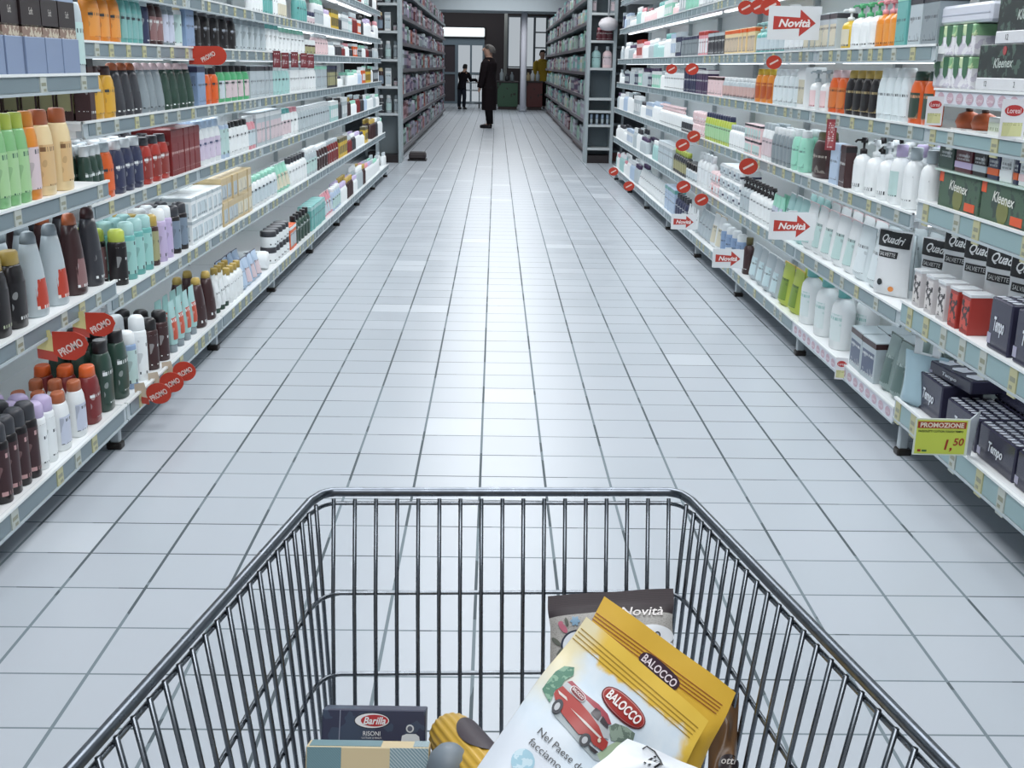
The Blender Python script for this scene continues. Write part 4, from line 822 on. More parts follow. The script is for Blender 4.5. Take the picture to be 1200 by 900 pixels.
def logo_tag(px, py, X, w, h, label, rz=0):
    d_ = ray(px, py); p = EYE+d_*(X/d_.x); r = empty('oval_logo_tag', p, rz); tag(r, label, 'tag', 'white tags with red ovals')
    mb = MB(); mb.box(-w/2, w/2, -.001, .001, -h/2, h/2); mb.build('card', mat('dcdcdf'), r)
    mb = MB(); mb.add([(w*.38*math.cos(q), -.0016, h*.22+h*.14*math.sin(q)) for q in [2*PI*i/20 for i in range(20)]], [tuple(range(20))]); mb.build('red_oval', mat('b53434'), r)
    t = MB(); add_text(t, 'Loreal', 0, h*.22, h*.13, 0, lambda a, b: (a, -.0022, b), 0, w*.55); t.build('lettering', mat('efe4e4'), r)
    mb = MB(); mb.box(-w*.4, w*.4, -.0016, -.001, -h*.42, -h*.08); mb.build('price_strip', printed('cfcf9a', 'a9a978', 200), r)
logo_tag(1095, 130, 1.32, .05, .085, 'white tag with red oval on the fifth shelf edge beside the round soaps')
logo_tag(1187, 140, 1.32, .06, .1, 'white tag with red oval on the fifth shelf edge at the trolley end', -.2)
logo_tag(986, 432, 1.33, .045, .085, 'white tag with red oval on the lowest shelf edge of the second bay', -.3)
d_ = ray(974, 158); p = EYE+d_*(1.33/d_.x); r = empty('hanging_strip', p, -.3); tag(r, 'narrow maroon hanging strip with white spots beside the large brown bottle', 'strip')
mb = MB(); mb.box(-.02, .02, -.001, .001, -.06, .06, 0, .0009); mb.build('card', mat('8f3a40'), r); mb = MB(); mb.box(-.012, .012, -.0016, -.001, -.05, .05); mb.build('print', printed('a14c50', 'd9c6c6', 120, .7), r)
# yellow price board
d_ = ray(1103, 512); p = EYE+d_*(1.245/d_.x); r = empty('price_board', p, -.03); tag(r, 'yellow-green price board with red heading fixed to the lowest tissue shelf', 'sign')
w_, h_ = .15, .106
mb = MB(); mb.box(-w_/2, w_/2, -.0015, .0015, -h_/2, h_/2); mb.build('frame', mat('cfd6c9', .3), r)
mb = MB(); mb.box(-w_*.47, w_*.45, -.0022, -.001, -h_*.46, h_*.46); mb.build('yellow_sheet', mat('c3cf52', .4), r)
mb = MB(); mb.box(-w_*.46, w_*.43, -.003, -.002, h_*.24, h_*.42); mb.build('red_heading', mat('9c3a22'), r)
t = MB(); fnp = lambda a, b: (a, -.0036, b)
add_text(t, 'PROMOZIONE', -.002, h_*.33, h_*.12, 0, fnp, 0, w_*.8, 0, .03); add_text(t, 'FAZZOLETTI COTTON TOUCH TEMPO', -.004, h_*.16, h_*.05, 1, fnp, 0, w_*.82, 0, .03)
add_text(t, '1,', w_*.14, -h_*.2, h_*.27, 2, fnp, 0, None, .15, .02); add_text(t, '50', w_*.32, -h_*.12, h_*.19, 2, fnp, 0, None, .15, .02)
t.add([(-w_*.42, -.0036, -h_*.4), (-w_*.36, -.0036, -h_*.4), (-w_*.36, -.0036, -h_*.34), (-w_*.42, -.0036, -h_*.34)], [(0, 1, 2, 3)], 2); t.add([(-w_*.34, -.0036, -h_*.4), (-w_*.25, -.0036, -h_*.4), (-w_*.25, -.0036, -h_*.35), (-w_*.34, -.0036, -h_*.35)], [(0, 1, 2, 3)], 3)
t.build('lettering', [mat('e3d9c6'), mat('22301c'), mat('9c2f22'), mat('3f6a3c')], r)
mb = MB(); mb.add([(w_*.5, 0, h_*.5), (w_*.72, .03, h_*.62), (w_*.72, .05, -h_*.7), (w_*.5, .01, -h_*.5)], [(0, 1, 2, 3)]); mb.tube([(w_*.5, 0, h_*.5), (w_*.74, .03, h_*.64), (w_*.7, .05, -h_*.7)], .002, 5); mb.build('side_holder', mat('c9d0d4', .2), r)
mb = MB(); mb.tube([(0, .002, h_*.3), (.035, .01, h_*.3)], .003, 6); mb.build('clip', mat('c9d0d4'), r)
# ------------------------------------------------------------------ second pair of runs beyond the cross aisle
def far_run(side, A, B, x0, x1, label):
    """shelving from Y=A to Y=B; front line goes from x0 to x1"""
    n = 4; xf = lambda y: x0+(x1-x0)*(y-A)/(B-A)
    for i in range(n):
        a = A+(B-A)*i/n; b = A+(B-A)*(i+1)/n; xm = xf((a+b)/2); r = empty('shelf_bay', (xm+side*.3, a, 0)); tag(r, f'far grey shelving, {ORD[i]} section behind the {label}', 'shelving', f'far shelving sections behind the {label}')
        L = r.location
        def Q(mb, n_, m_, par=r): mb.v = [(x-L.x, y-L.y, z) for x, y, z in mb.v]; return mb.build(n_, m_, par)
        def bx(mb, xa, xb, *k_): mb.box(min(xa, xb), max(xa, xb), *k_)
        mb = MB(); bx(mb, xm+side*.42, xm+side*.45, a+.005, b-.005, .05, 2.45); Q(mb, 'back_panel', mat('8d979c'))
        mb = MB(); bx(mb, xm+side*.05, xm+side*.4, a+.005, b-.005, 0, .12); Q(mb, 'plinth', mat('3a2f31' if side < 0 else '6a3530'))
        for z in (.14, .5, .83, 1.16, 1.5, 1.84, 2.18):
            mb = MB(); bx(mb, xm, xm+side*.42, a+.005, b-.005, z-.03, z); q = Q(mb, 'shelf', mat('7f898e')); mb = MB(); bx(mb, xm-side*.01, xm, a+.005, b-.005, z-.045, z+.003); Q(mb, 'price_rail', mat('5f5a60' if side > 0 or z < 2 else '7a8488'), q)
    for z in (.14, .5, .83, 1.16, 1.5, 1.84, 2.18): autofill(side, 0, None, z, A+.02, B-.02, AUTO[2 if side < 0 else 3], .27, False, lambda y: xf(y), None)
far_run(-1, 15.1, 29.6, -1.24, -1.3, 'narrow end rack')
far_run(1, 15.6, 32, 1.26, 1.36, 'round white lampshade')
def end_rack(side, Y, xa, xb, levels, name_lbl):
    r = empty('end_rack', ((xa+xb)/2, Y, 0)); tag(r, name_lbl, 'shelving'); w = abs(xb-xa)/2
    mb = MB(); mb.box(-w, w, .3, .33, .05, 2.45); mb.build('back_panel', mat('8f9a9f' if side < 0 else '5a6870'), r)
    for s in (-1, 1): mb = MB(); mb.box(s*w-.02, s*w+.02, 0, .3, 0, 2.45); mb.build('side_panel', mat('aab6ba'), r)
    for z in levels: mb = MB(); mb.box(-w+.02, w-.02, 0, .3, z-.03, z); mb.build('shelf', mat('c9d0d2'), r)
    mb = MB(); mb.box(-w+.02, w-.02, .02, .3, 0, .1); mb.build('plinth', mat('241c1e'), r); return r
XA = at_y(441, 100, 14.75).x; XBq = at_y(468, 100, 14.75).x
ll = [.62, .95, 1.28, 1.62, 1.95, 2.28]
end_rack(-1, 14.75, XA, XBq, ll, 'narrow end rack with pale shelves facing the aisle near the dark step')
XC = at_y(689, 100, 15.2).x; XD = at_y(719, 100, 15.2).x
lr = [.2, .5, .68, .84, 1.22, 1.56, 1.9, 2.2]
end_rack(1, 15.2, XC, XD, lr, 'end rack with blue-grey back facing the aisle under a round lampshade')
LWd = 'lowest second third fourth fifth sixth seventh eighth'.split()
for li, z in enumerate(ll):
    for q in range(3):
        kd, bc, cc = [('flat', 'charcoal', 'white'), ('flat', 'silver', 'white'), ('can', 'white', 'grey'), ('flat', 'brown', 'cream'), ('carton', 'white', 'silver'), ('jar', 'white', 'charcoal')][(li*3+q) % 6]
        x = XA+(XBq-XA)*(q+.5)/3; place(product(kd, .075, .06, .22 if kd != 'jar' else .1, bc, cc, False), KIND[kd][1], (x, 14.85, z), 0, f'{cw(bc)} {KIND[kd][1].replace("_", " ")}, {ORD[q]} across, {LWd[li]} shelf of the narrow end rack', KIND[kd][2], 'goods on the narrow end rack')
def er(li, xs, kd, w, h, bc, cc, nm):
    for q, f in enumerate(xs): place(product(kd, w, w*.6, h, bc, cc, False), KIND[kd][1], (XC+(XD-XC)*f, 15.3, lr[li]), 0, f'{nm}, {ORD[q]} across on the end rack below the round lampshade', KIND[kd][2], nm+'s on the end rack')
er(1, (.2, .42, .64, .84), 'jar', .06, .13, 'periwinkle', 'paleblue', 'small blue jar'); er(4, (.3,), 'bottle', .12, .27, 'paleteal', 'silver', 'pale teal bottle'); er(4, (.74,), 'bottle', .12, .27, 'palepink', 'silver', 'pale pink bottle')
er(5, (.4, .6, .8), 'flat', .08, .16, 'maroon', 'pink', 'maroon bottle'); er(6, (.15, .9), 'carton', .07, .2, 'grey', 'white', 'grey carton'); er(7, (.2, .5, .8), 'pack', .1, .16, 'white', 'silver', 'white packet')
p = at_y(713, 28, 15.1); r = empty('round_lampshade', p); tag(r, 'round white lampshade hanging at the end rack of the tissue side', 'lampshade')
mb = MB(); mb.lathe([(.3*.1, -.085), (.09, -.07), (.125, -.02), (.125, .01), (.09, .06), (.03, .08)], seg=20); mb.build('shade', mat('e3dfe3', .6), r); mb = MB(); mb.tube([(0, 0, .07), (0, 0, 3.45-p.z)], .012, 6); mb.build('cord', mat('c6ccd0'), r)
p = at_z(492, 188, 0); k = empty('step_stool', (p.x-.03, p.y, 0)); tag(k, 'low dark step stool on the floor at the end of the hair-care side', 'stool')
mb = MB(); mb.box(-.11, .11, -.1, .14, .02, .1, 0, .02); mb.build('body', mat('332a2c', .6), k); mb = MB(); mb.box(-.1, .1, -.09, .13, .1, .108, 0, .003); mb.build('tread', mat('4a4648', .8), k); mb = MB(); mb.box(-.12, .12, -.11, .15, 0, .02); mb.build('rubber_rim', mat('1d1a1c'), k)
for key, (A, mats) in MASS.items():
    side = key[1]; run = 'hair-care' if side < 0 else 'tissue'
    o = A.build('distant_'+key[0], mats); tag(o, f'small {key[0]} packed along the distant shelves on the {run} side', key[0][:-1], None, 'stuff')
# ------------------------------------------------------------------ the shopping trolley
CH = metal('dark_chrome', '868c93', .28); CH2 = metal('rim_chrome', '7c838c', .3)
fl = at_z(374, 576, .762); frr = at_z(800, 576, .762); nl = at_z(93, 897, .78); nr = at_z(1105, 897, .78)
mid = (fl+frr)/2; ux = (frr-fl).normalized(); uy = Vector((-ux.y, ux.x, 0))      # across, and forward
cart = empty('shopping_trolley', (mid.x, mid.y-.4, 0)); tag(cart, 'dark chrome wire shopping trolley with biscuit bags and pasta boxes in its basket', 'trolley')
CL = cart.location
HWF = (frr-fl).length/2
rel = lambda p: ((p-mid).dot(ux), (p-mid).dot(uy))
nlx, nly = rel(nl); nrx, nry = rel(nr)
def Wp(x, y, z): q = mid+ux*x+uy*y; return Vector((q.x-CL.x, q.y-CL.y, z))
YB_ = -1.02
def half(y, z, s):                         # half width at distance y behind the front, at height z
    nx = nlx if s < 0 else nrx; ny = nly if s < 0 else nry
    top = HWF+(abs(nx)-HWF)*(y/ny); t = (.765-z)/.34
    return top-t*(.012+.05*min(1, y/ny))
def rimz(y): return .762+.018*(y/nly)
def front(z): return -(.765-z)/.34*.095
def outline(z, rc=.03, rear=YB_, zf=None):
    pts = []; Z = zf or (lambda y: z); f = front(z)
    for s in (-1, 1):
        side = [(s*half(y, Z(y), s), y) for y in (rear, rear*.75, rear*.5, rear*.25, f-rc*1.4)]
        c = []; hw = half(f, Z(f), s)
        for q in range(1, 6):
            a = q/6*PI/2; c.append((s*(hw-rc+rc*math.cos(a)), f-rc+rc*math.sin(a)))
        seq = [(x, y, Z(y)) for x, y in side+c]
        pts.append(seq)
    return [Wp(*p) for p in pts[0]]+[Wp(*p) for p in reversed(pts[1])]
def part(n, m, fn): mb = MB(); fn(mb); return mb.build(n, m, cart)
part('rim', CH2, lambda mb: mb.tube(outline(.764, .024, YB_, rimz), 0.0053, 14, closed=True))
part('guard_wire', CH, lambda mb: mb.tube(outline(.752, .026, YB_, lambda y: rimz(y)-.0125), .0024, 8))
for z in (.652, .564, .476): part('horizontal_wire', CH, lambda mb: mb.tube(outline(z, .034), .0026, 8))
part('base_wire', CH, lambda mb: mb.tube(outline(.424, .034), .0035, 8, closed=True))
nf = 16
for i in range(nf+1):
    x = (i-nf/2)*.0238; sgn = -1 if x < 0 else 1
    k = lambda z: (half(front(z), z, sgn)/half(0, .762, sgn))
    part('vertical_wire', CH, lambda mb: mb.tube([Wp(x*k(z), front(z)-.004, z) for z in (.756, .64, .52, .424)], .0023, 8))
for s in (-1, 1):
    for i in range(29):
        y = -.028-.0262*i
        part('vertical_wire', CH, lambda mb: mb.tube([Wp(s*(half(y, z, s)-.004), y+(-(rimz(y)-z))*.05*0, z) for z in (rimz(y)-.006, .64, .52, .424)], .0024, 8))
for i in range(15):
    x = (i-7)*.026; part('base_cross_wire', CH, lambda mb: mb.tube([Wp(x, front(.424), .424), Wp(x*1.05, YB_, .424)], .0024, 6))
part('rear_flap', CH, lambda mb: [mb.tube([Wp(x*.06, YB_, .77), Wp(x*.055, YB_, .43)], .0026, 6) for x in range(-4, 5)])
part('handle', mat('a8433a', .4), lambda mb: mb.tube([Wp(-.3, YB_-.06, .98), Wp(.3, YB_-.06, .98)], .014, 12))
for s in (-1, 1):
    part('handle_arm', CH, lambda mb: mb.tube([Wp(s*.3, YB_-.06, .98), Wp(s*half(YB_, .78, s), YB_+.02, .8)], .009, 8))
    part('chassis_tube', CH, lambda mb: mb.tube([Wp(s*.19, -.25, .135), Wp(s*.24, YB_, .16), Wp(s*.24, YB_-.02, .42)], .011, 8))
    part('support_tube', CH, lambda mb: mb.tube([Wp(s*.19, -.3, .14), Wp(s*.2, -.62, .42)], .009, 8))
    for y in (-.25, YB_+.05):
        def whl(mb): M = Matrix.Translation(Wp(s*.2, y, .055)) @ Matrix.Rotation(PI/2, 4, 'Y'); mb.lathe([(.045, -.014), (.055, -.009), (.055, .009), (.045, .014)], seg=20, M=M)
        wv = part('wheel', mat('2b2b2e', .6), whl)
        fk = MB(); fk.tube([Wp(s*.2, y, .055), Wp(s*.2, y+.01, .125), Wp(s*.2, y+.01, .15)], .008, 6); fk.build('fork', CH, wv)
# ------------------------------------------------------------------ goods in the basket
def seg_mat(name, base, fn):
    m, nt, b = base_mat(name, .6 if 'speck' in name else .38); t = N(nt, 'ShaderNodeUVMap'); t.uv_map = 'uv'; s = N(nt, 'ShaderNodeSeparateXYZ'); nt.links.new(t.outputs[0], s.inputs[0])
    nt.links.new(fn(nt, s.outputs[0], s.outputs[1], t.outputs[0]), b.inputs['Base Color']); return m
class Bag:
    """pillow bag: front face spans TL-TR across and TL-BL down; picture points are turned into places on that face"""
    def __init__(s, name, TL, TR, BL, thick, label, m, back, lift=0.0, cat='bag', gusset=None, wav=.004):
        (s.ax, s.ay, za), (s.bx, s.by, zb), (s.cx, s.cy, zc) = TL, TR, BL; s.wide = .1 if 'red van printed' in label else 0
        s.P = at_d(*TL); s.U = at_d(*TR)-s.P; s.V = at_d(*BL)-s.P; s.th = thick; s.wav = wav
        s.n = s.U.cross(s.V).normalized()
        if s.n.dot(EYE-s.P) < 0: s.n = -s.n
        s.o = s.P+s.U*.5+s.V*.9; s.root = empty(name, s.o); tag(s.root, label, cat)
        mb = MB(); nu, nv = 28, 36; mb.grid(lambda u, v: s.S(u, v, 0), nu, nv); mb.uv = [(i/nu, j/nv) for j in range(nv+1) for i in range(nu+1)]; mb.build('front', m, s.root)
        mb = MB(); mb.grid(lambda u, v: s.S(u, v, 0, -1), 20, 26, flip=True); mb.build('back', back, s.root)
    def S(s, u, v, off=0.0, sg=1):
        e = max(0, math.sin(PI*min(max(u, 0), 1)))**.6; vv = min(max((v-.1)/.25, 0), 1); vv = vv*vv*(3-2*vv)
        b = s.th*e*vv*(1 if v < .85 else max(0, 1-(v-.85)/.15)**.5)
        wv = s.wav*math.sin(u*9+v*3)*math.sin(v*11+u*2)*(1-abs(2*u-1)**4)*(.3+.7*vv)
        uu = .5+(u-.5)*(1-.05*vv+s.wide*vv)
        p = s.P+s.U*uu+s.V*v+s.n*(sg*(b+.0006)+wv+off+.002*math.sin(PI*u)*(1-vv))
        return tuple(p-s.o)
    def uv(s, px, py):
        """where the sight line of a picture point meets the bulged front face"""
        d = ray(px, py); off = 0.0; u = v = .5
        for _ in range(4):
            A = Matrix((s.U, s.V, -d)).transposed(); r = A.inverted() @ (EYE-s.P-s.n*off); u, v = r[0], r[1]
            q = Vector(s.S(u, v))+s.o-(s.P+s.U*u+s.V*v); off = q.dot(s.n)
            vv = min(max((v-.1)/.25, 0), 1); vv = vv*vv*(3-2*vv); u = .5+(u-.5)/(1-.05*vv+s.wide*vv)
        return u, v
    dx = dy = wide = 0
    def at(s, px, py, off=.0012): u, v = s.uv(px+s.dx, py+s.dy); return s.S(u, v, off)
    def shape(s, name, polys, m, off=.0012):
        mb = MB(); bm = bmesh.new()
        for pl in polys:
            vs = [bm.verts.new((x, y, 0)) for x, y in pl]; bm.faces.new(vs)
        bmesh.ops.triangulate(bm, faces=bm.faces); bmesh.ops.subdivide_edges(bm, edges=bm.edges, cuts=3, use_grid_fill=True); bmesh.ops.triangulate(bm, faces=bm.faces)
        bm.verts.index_update(); mb.add([s.at(v.co.x, v.co.y, off) for v in bm.verts], [tuple(q.index for q in f.verts) for f in bm.faces], 0, True); bm.free()
        return mb.build(name, m, s.root)
    def text(s, name, items, m, off=.0022):
        mb = MB()
        for word, cx, cy, hh, ang, wd, sh, bd in items: add_text(mb, word, 0, 0, hh, 0, lambda a, b: s.at(cx+a*math.cos(ang)+b*math.sin(ang), cy+a*math.sin(ang)-b*math.cos(ang), off), 0, wd, sh, bd)
        return mb.build(name, m, s.root)
def ell(cx, cy, rx, ry, ang=0, n=28, p=2.0):
    out = []
    for i in range(n):
        a = 2*PI*i/n; ca, sa = math.cos(a), math.sin(a); q = (abs(ca)**p+abs(sa)**p)**(-1/p); x, y = rx*ca*q, ry*sa*q
        out.append((cx+x*math.cos(ang)-y*math.sin(ang), cy+x*math.sin(ang)+y*math.cos(ang)))
    return out
def dark_fn(nt, u, v, t):
    n = noise(nt, t, 90, 3); c = mixc(nt, mth(nt, 'GREATER_THAN', n, .56), hexc('a3a09c'), hexc('8b8985'))
    r = mth(nt, 'LESS_THAN', mth(nt, 'FRACT', mth(nt, 'MULTIPLY', v, 55)), .25)
    top = mixc(nt, mth(nt, 'MULTIPLY', r, mth(nt, 'LESS_THAN', v, .16)), hexc('281d22'), hexc('3a2c32'))
    return mixc(nt, mth(nt, 'LESS_THAN', mth(nt, 'ADD', v, mth(nt, 'MULTIPLY', u, -.03)), .225), c, top)
B1 = Bag('biscuit_bag', (642, 699, 1.235), (789, 690, 1.235), (640, 822, 1.16), .018, 'upright biscuit bag with dark brown top and speckled grey paper, leaning on the trolley front', seg_mat('speckled_bag', None, dark_fn), mat('4a3c40', .5))
B1.shape('badge_ring', [ell(677, 757, 20, 19)], mat('2b3040')); B1.shape('badge', [ell(677, 757, 17.5, 16.5)], mat('d3d8de'), .002); B1.shape('badge_core', [ell(676, 758, 10, 9)], mat('39414f'), .0028); B1.shape('badge_centre', [ell(676, 758, 8, 7)], mat('cdd3da'), .0034)
B1.shape('pink_flower', [ell(660, 736, 7, 3.4, .9), ell(657, 731, 3, 3)], mat('b5687a')); B1.shape('blue_flower', [ell(674, 728, 6, 2.2, q) for q in (0, 1.05, 2.1)], mat('7e9db5')); B1.shape('leaf', [ell(652, 752, 7, 2.5, .7), ell(656, 764, 6, 2, 2.2), ell(664, 729, 5, 2, 1.3)], mat('5d6058'))
B1.shape('word_panel', [ell(768, 744, 22, 12, .1), ell(776, 759, 16, 8, 0)], mat('dcdfe3')); B1.text('lettering', [('Novità', 752, 717, 9.5, -.02, 50, .2, .01)], mat('dcd6d4')); B1.text('logo_lettering', [('BALOCCO', 752, 744, 8, .05, 44, 0, .02)], mat('23262c'), .003)
def y_fn(nt, u, v, t):
    n = noise(nt, t, 5, 4); return mixc(nt, mth(nt, 'MULTIPLY', n, .6), hexc('d9b040'), hexc('c39630'))
B2 = Bag('biscuit_bag', (708, 699, 1.09), (862, 812, 1.07), (600, 905, .97), .02, 'all-yellow biscuit bag with dark oval badge, standing behind the bag with the red van', seg_mat('yellow_film', None, y_fn), mat('7a5c3c', .4))
def lines(bag, TLx, offs, m, w=1.1, u0=.02, u1=.98):
    (x0, y0), (x1, y1) = TLx; L = math.hypot(x1-x0, y1-y0); nx, ny = -(y1-y0)/L, (x1-x0)/L; mb = MB()
    for o in offs:
        for q in range(16):
            a, b = u0+(u1-u0)*q/16, u0+(u1-u0)*(q+1)/16
            pts = [(x0+(x1-x0)*f+nx*oo, y0+(y1-y0)*f+ny*oo) for f, oo in ((a, o), (b, o), (b, o+w), (a, o+w))]
            mb.add([bag.at(px, py, .001) for px, py in pts], [(0, 1, 2, 3)])
    return mb.build('seal_lines', m, bag.root)
lines(B2, ((708, 699), (862, 812)), (21, 25, 29, 33), mat('94572a'), 1.2)
B2.shape('badge', [ell(772, 787, 29, 10, .72, p=3)], mat('3a2530')); B2.text('lettering', [('BALOCCO', 772, 787, 9.5, .72, 50, 0, .02)], mat('d9cdd2'))
def b1_fn(nt, u, v, t):
    n = noise(nt, t, 6, 5); nz = mth(nt, 'MULTIPLY', mth(nt, 'SUBTRACT', n, .5), .22)
    sky = mixc(nt, noise(nt, t, 4.5, 5), hexc('b9cfe0'), hexc('eceff1')); yel = mixc(nt, n, hexc('dcb340'), hexc('e6c455'))
    def ss(x, a, b_): r = N(nt, 'ShaderNodeMapRange', interpolation_type='SMOOTHSTEP'); nt.links.new(x, r.inputs[0]); r.inputs[1].default_value = a; r.inputs[2].default_value = b_; return r.outputs[0]
    vv = mth(nt, 'ADD', v, nz); c = mixc(nt, ss(vv, .105, .145), yel, sky)
    edge = mth(nt, 'MULTIPLY', ss(mth(nt, 'ADD', u, nz), .9, .97), ss(vv, .4, .25)); c = mixc(nt, edge, c, yel)
    le = mth(nt, 'MULTIPLY', ss(mth(nt, 'ADD', u, nz), .2, .05), ss(vv, .5, .2)); c = mixc(nt, le, c, hexc('ddd2ac'))
    low = ss(mth(nt, 'ADD', vv, mth(nt, 'MULTIPLY', u, -.15)), .45, .6); return mixc(nt, low, c, hexc('d3dae3'))
B3 = Bag('biscuit_bag', (687, 723, 1.03), (830, 845, 1.01), (520, 965, .9), .026, 'yellow-topped biscuit bag with a red van printed on its pale blue front', seg_mat('picture_film', None, b1_fn), mat('b98f33', .4))
lines(B3, ((687, 723), (830, 845)), (14, 19, 24, 29), mat('a58430'), 1.1)
g4 = lambda pts: [(570+x/7.5, 780+y/7.5) for x, y in pts]
B3.shape('tree', [g4([(480, 215), (540, 130), (600, 60), (680, 10), (770, 20), (760, 90), (680, 140), (650, 190), (590, 230), (570, 300), (545, 330), (510, 270)])], spotted('7fa48c', '4e7d68', 160, .5, .5, 'n'))
B3.shape('hedge', [g4([(1070, 540), (1130, 510), (1230, 545), (1300, 600), (1280, 680), (1180, 680), (1090, 660)])], spotted('8f9f90', '68786c', 160, .5, .5, 'n'))
B3.shape('road', [g4([(560, 400), (640, 430), (760, 560), (860, 640), (960, 760), (1000, 850), (940, 830), (820, 700), (700, 560), (600, 460)])], mat('a3adb0'), .001)
B3.shape('grass', [g4([(950, 790), (1080, 700), (1200, 640), (1260, 700), (1080, 800), (1000, 840)])], mat('a9bb9c'), .001)
B3.shape('van_roof', [g4([(700, 150), (745, 140), (860, 255), (980, 345), (1060, 430), (1095, 520), (1060, 520), (960, 400), (860, 300)])], mat('a14650'), .0016)
B3.shape('van_cabin', [g4([(660, 190), (700, 150), (860, 300), (960, 400), (1060, 520), (1078, 590), (1066, 650), (1010, 640), (960, 530), (880, 440), (800, 350), (720, 258)])], mat('b9bdc0'), .002)
B3.shape('van_body', [g4([(600, 225), (660, 190), (720, 250), (820, 340), (900, 430), (980, 540), (1020, 640), (1062, 680), (1048, 722), (1010, 755), (930, 700), (880, 610), (800, 610), (700, 490), (650, 430), (590, 300), (580, 260)])], mat('a83a34'), .0026)
B3.shape('window', [g4([(905, 425), (950, 380), (990, 408), (1000, 450), (970, 492)]), g4([(985, 500), (1012, 450), (1062, 530), (1056, 568)])], mat('4b4448', .2), .0032)
B3.shape('side_stripe', [g4([(615, 225), (690, 290), (700, 325), (625, 262)]), g4([(725, 385), (860, 500), (1000, 640), (985, 650), (850, 520)])], mat('d8cfc9'), .0032)
B3.shape('bumper', [g4([(880, 690), (975, 770), (940, 782), (900, 745)])], mat('33292c'), .0032)
for tx, ty, a_, b_ in ((610, 370, 6, 9), (855, 662, 6.6, 8)): B3.shape('tyre', [ell(570+tx/7.5, 780+ty/7.5, a_, b_, .5)], mat('3a3c42'), .0034); B3.shape('hub', [ell(570+(tx-5)/7.5, 780+(ty+4)/7.5, a_*.5, b_*.55, .5)], mat('b9bcc0'), .004)
B3.shape('lamp', [ell(570+978/7.5, 780+668/7.5, 2, 2.6)], mat('d9cdb9'), .0038)
B3.shape('small_badge_rim', [ell(570+790/7.5, 780+260/7.5, 11, 5, .8, p=3)], mat('e3e0e0'), .0034); B3.shape('small_badge', [ell(570+790/7.5, 780+260/7.5, 10, 4.2, .8, p=3)], mat('7a2c30'), .0038); B3.text('small_lettering', [('BALOCCO', 570+790/7.5, 780+260/7.5, 3.6, .8, 17, 0, .02)], mat('e6dcdc'), .0044)
B3.shape('badge_border', [ell(730, 830, 32, 13.5, .76, p=2.4)], mat('6b2528')); B3.shape('badge_rim', [ell(730, 830, 30.5, 12, .76, p=2.4)], mat('c98a8c'), .0016); B3.shape('badge', [ell(730, 830.4, 29.5, 11, .76, p=2.4)], mat('9c2f2c'), .002)  # dark red border printed around the badge, then rim and face
B3.text('lettering', [('BALOCCO', 730, 830, 11, .76, 50, 0, .03)], mat('f0e9e8'), .003)
B3.text('slogan', [('Nel Paese del Sole', 668, 890, 8.6, .73, 100, 0, .0), ('facciamo i buoni', 654, 898, 8.6, .73, 90, 0, .0)], mat('2c2c30'), .002)
B3.shape('blue_seal', [ell(612, 893, 14, 15)], spotted('9cc3d3', 'c3dae4', 140, .5, .5, 'n'), .0014)
def w_fn(nt, u, v, t): return mixc(nt, noise(nt, t, 5, 3), hexc('dfe5ec'), hexc('f1f3f6'))
B4 = Bag('white_packet', (735, 866, .9), (840, 912, .9), (655, 925, .85), .012, 'plain white packet with black script lying over the red van bag', seg_mat('white_film', None, w_fn), mat('dfe3e8', .4), cat='packet')
B4.text('lettering', [('in', 765, 893, 14, .5, 20, .5, .01)], mat('232327'), .002); mb = MB()
mb.tube([B4.at(*q, .002) for q in ((752, 879), (757, 876), (766, 882), (773, 893), (778, 904))], .0006, 5); mb.build('script_flourish', mat('232327'), B4.root)
def br_fn(nt, u, v, t): return mixc(nt, noise(nt, t, 4, 4), hexc('7a5a38'), hexc('4c3526'))
B5 = Bag('biscuit_bag', (834, 800, 1.12), (866, 812, 1.12), (826, 960, 1.03), .012, 'brown biscuit bag with dark oval, squeezed beside the all-yellow bag', seg_mat('brown_film', None, br_fn), mat('5a412c', .4))
B5.shape('dark_oval', [ell(853, 897, 12, 13)], mat('2a2226')); B5.text('lettering', [('otti', 853, 892, 8, .1, 17, .2, .01)], mat('cfcac6'))
# boxes
def leaning(name, pxl, pxr, zc, hh, dd, lean, label, cat='box'):
    A = at_d(*pxl, zc); B = at_d(*pxr, zc); U = (B-A); U.z = 0; w = U.length; U.normalize(); Fd = Vector((-U.y, U.x, 0)); up = Vector((0, 0, 1))*math.cos(lean)+Fd*math.sin(lean); T = U.cross(up)*-1
    T = Fd*math.cos(lean)-Vector((0, 0, 1))*math.sin(lean)
    M = Matrix((U, T, up)).transposed().to_4x4(); M.translation = (A+B)/2; o = bpy.data.objects.new(name, None); COL.objects.link(o); o.matrix_world = M; o.empty_display_size = .05; tag(o, label, cat); return o, w, F/zc
o, w_, k_ = leaning('pasta_box', (378, 832), (499, 831), 1.12, .18, .03, .42, 'dark blue pasta box with red and white oval badge leaning at the trolley front')
hh = .185; b = MB(); b.box(-w_/2, w_/2, 0, .03, -hh, 0, 0, .0012); b.build('carton', spotted('343850', '3d4a60', 25, .55, .4, 'n'), o)
fq = lambda px, py: ((px-438.5)/k_, -(py-832)/k_)
def dec(par, name, m, polys, off): mb = MB(); [mb.add([(x, -off, z) for x, z in pl][::-1], [tuple(range(len(pl)))]) for pl in polys]; return mb.build(name, m, par)
ee = lambda px, py, rx, ry, p=2: [fq(x, y) for x, y in ell(px, py, rx, ry, 0, 28, p)]
dec(o, 'badge_outline', mat('20222c'), [ee(436.5, 844.5, 21, 9.2)], .0004); dec(o, 'white_oval', mat('e9ebef'), [ee(436.5, 844.5, 20, 8.3)], .0008); dec(o, 'red_oval', mat('b5363c'), [ee(439.5, 844.3, 16, 6.6)], .0012)
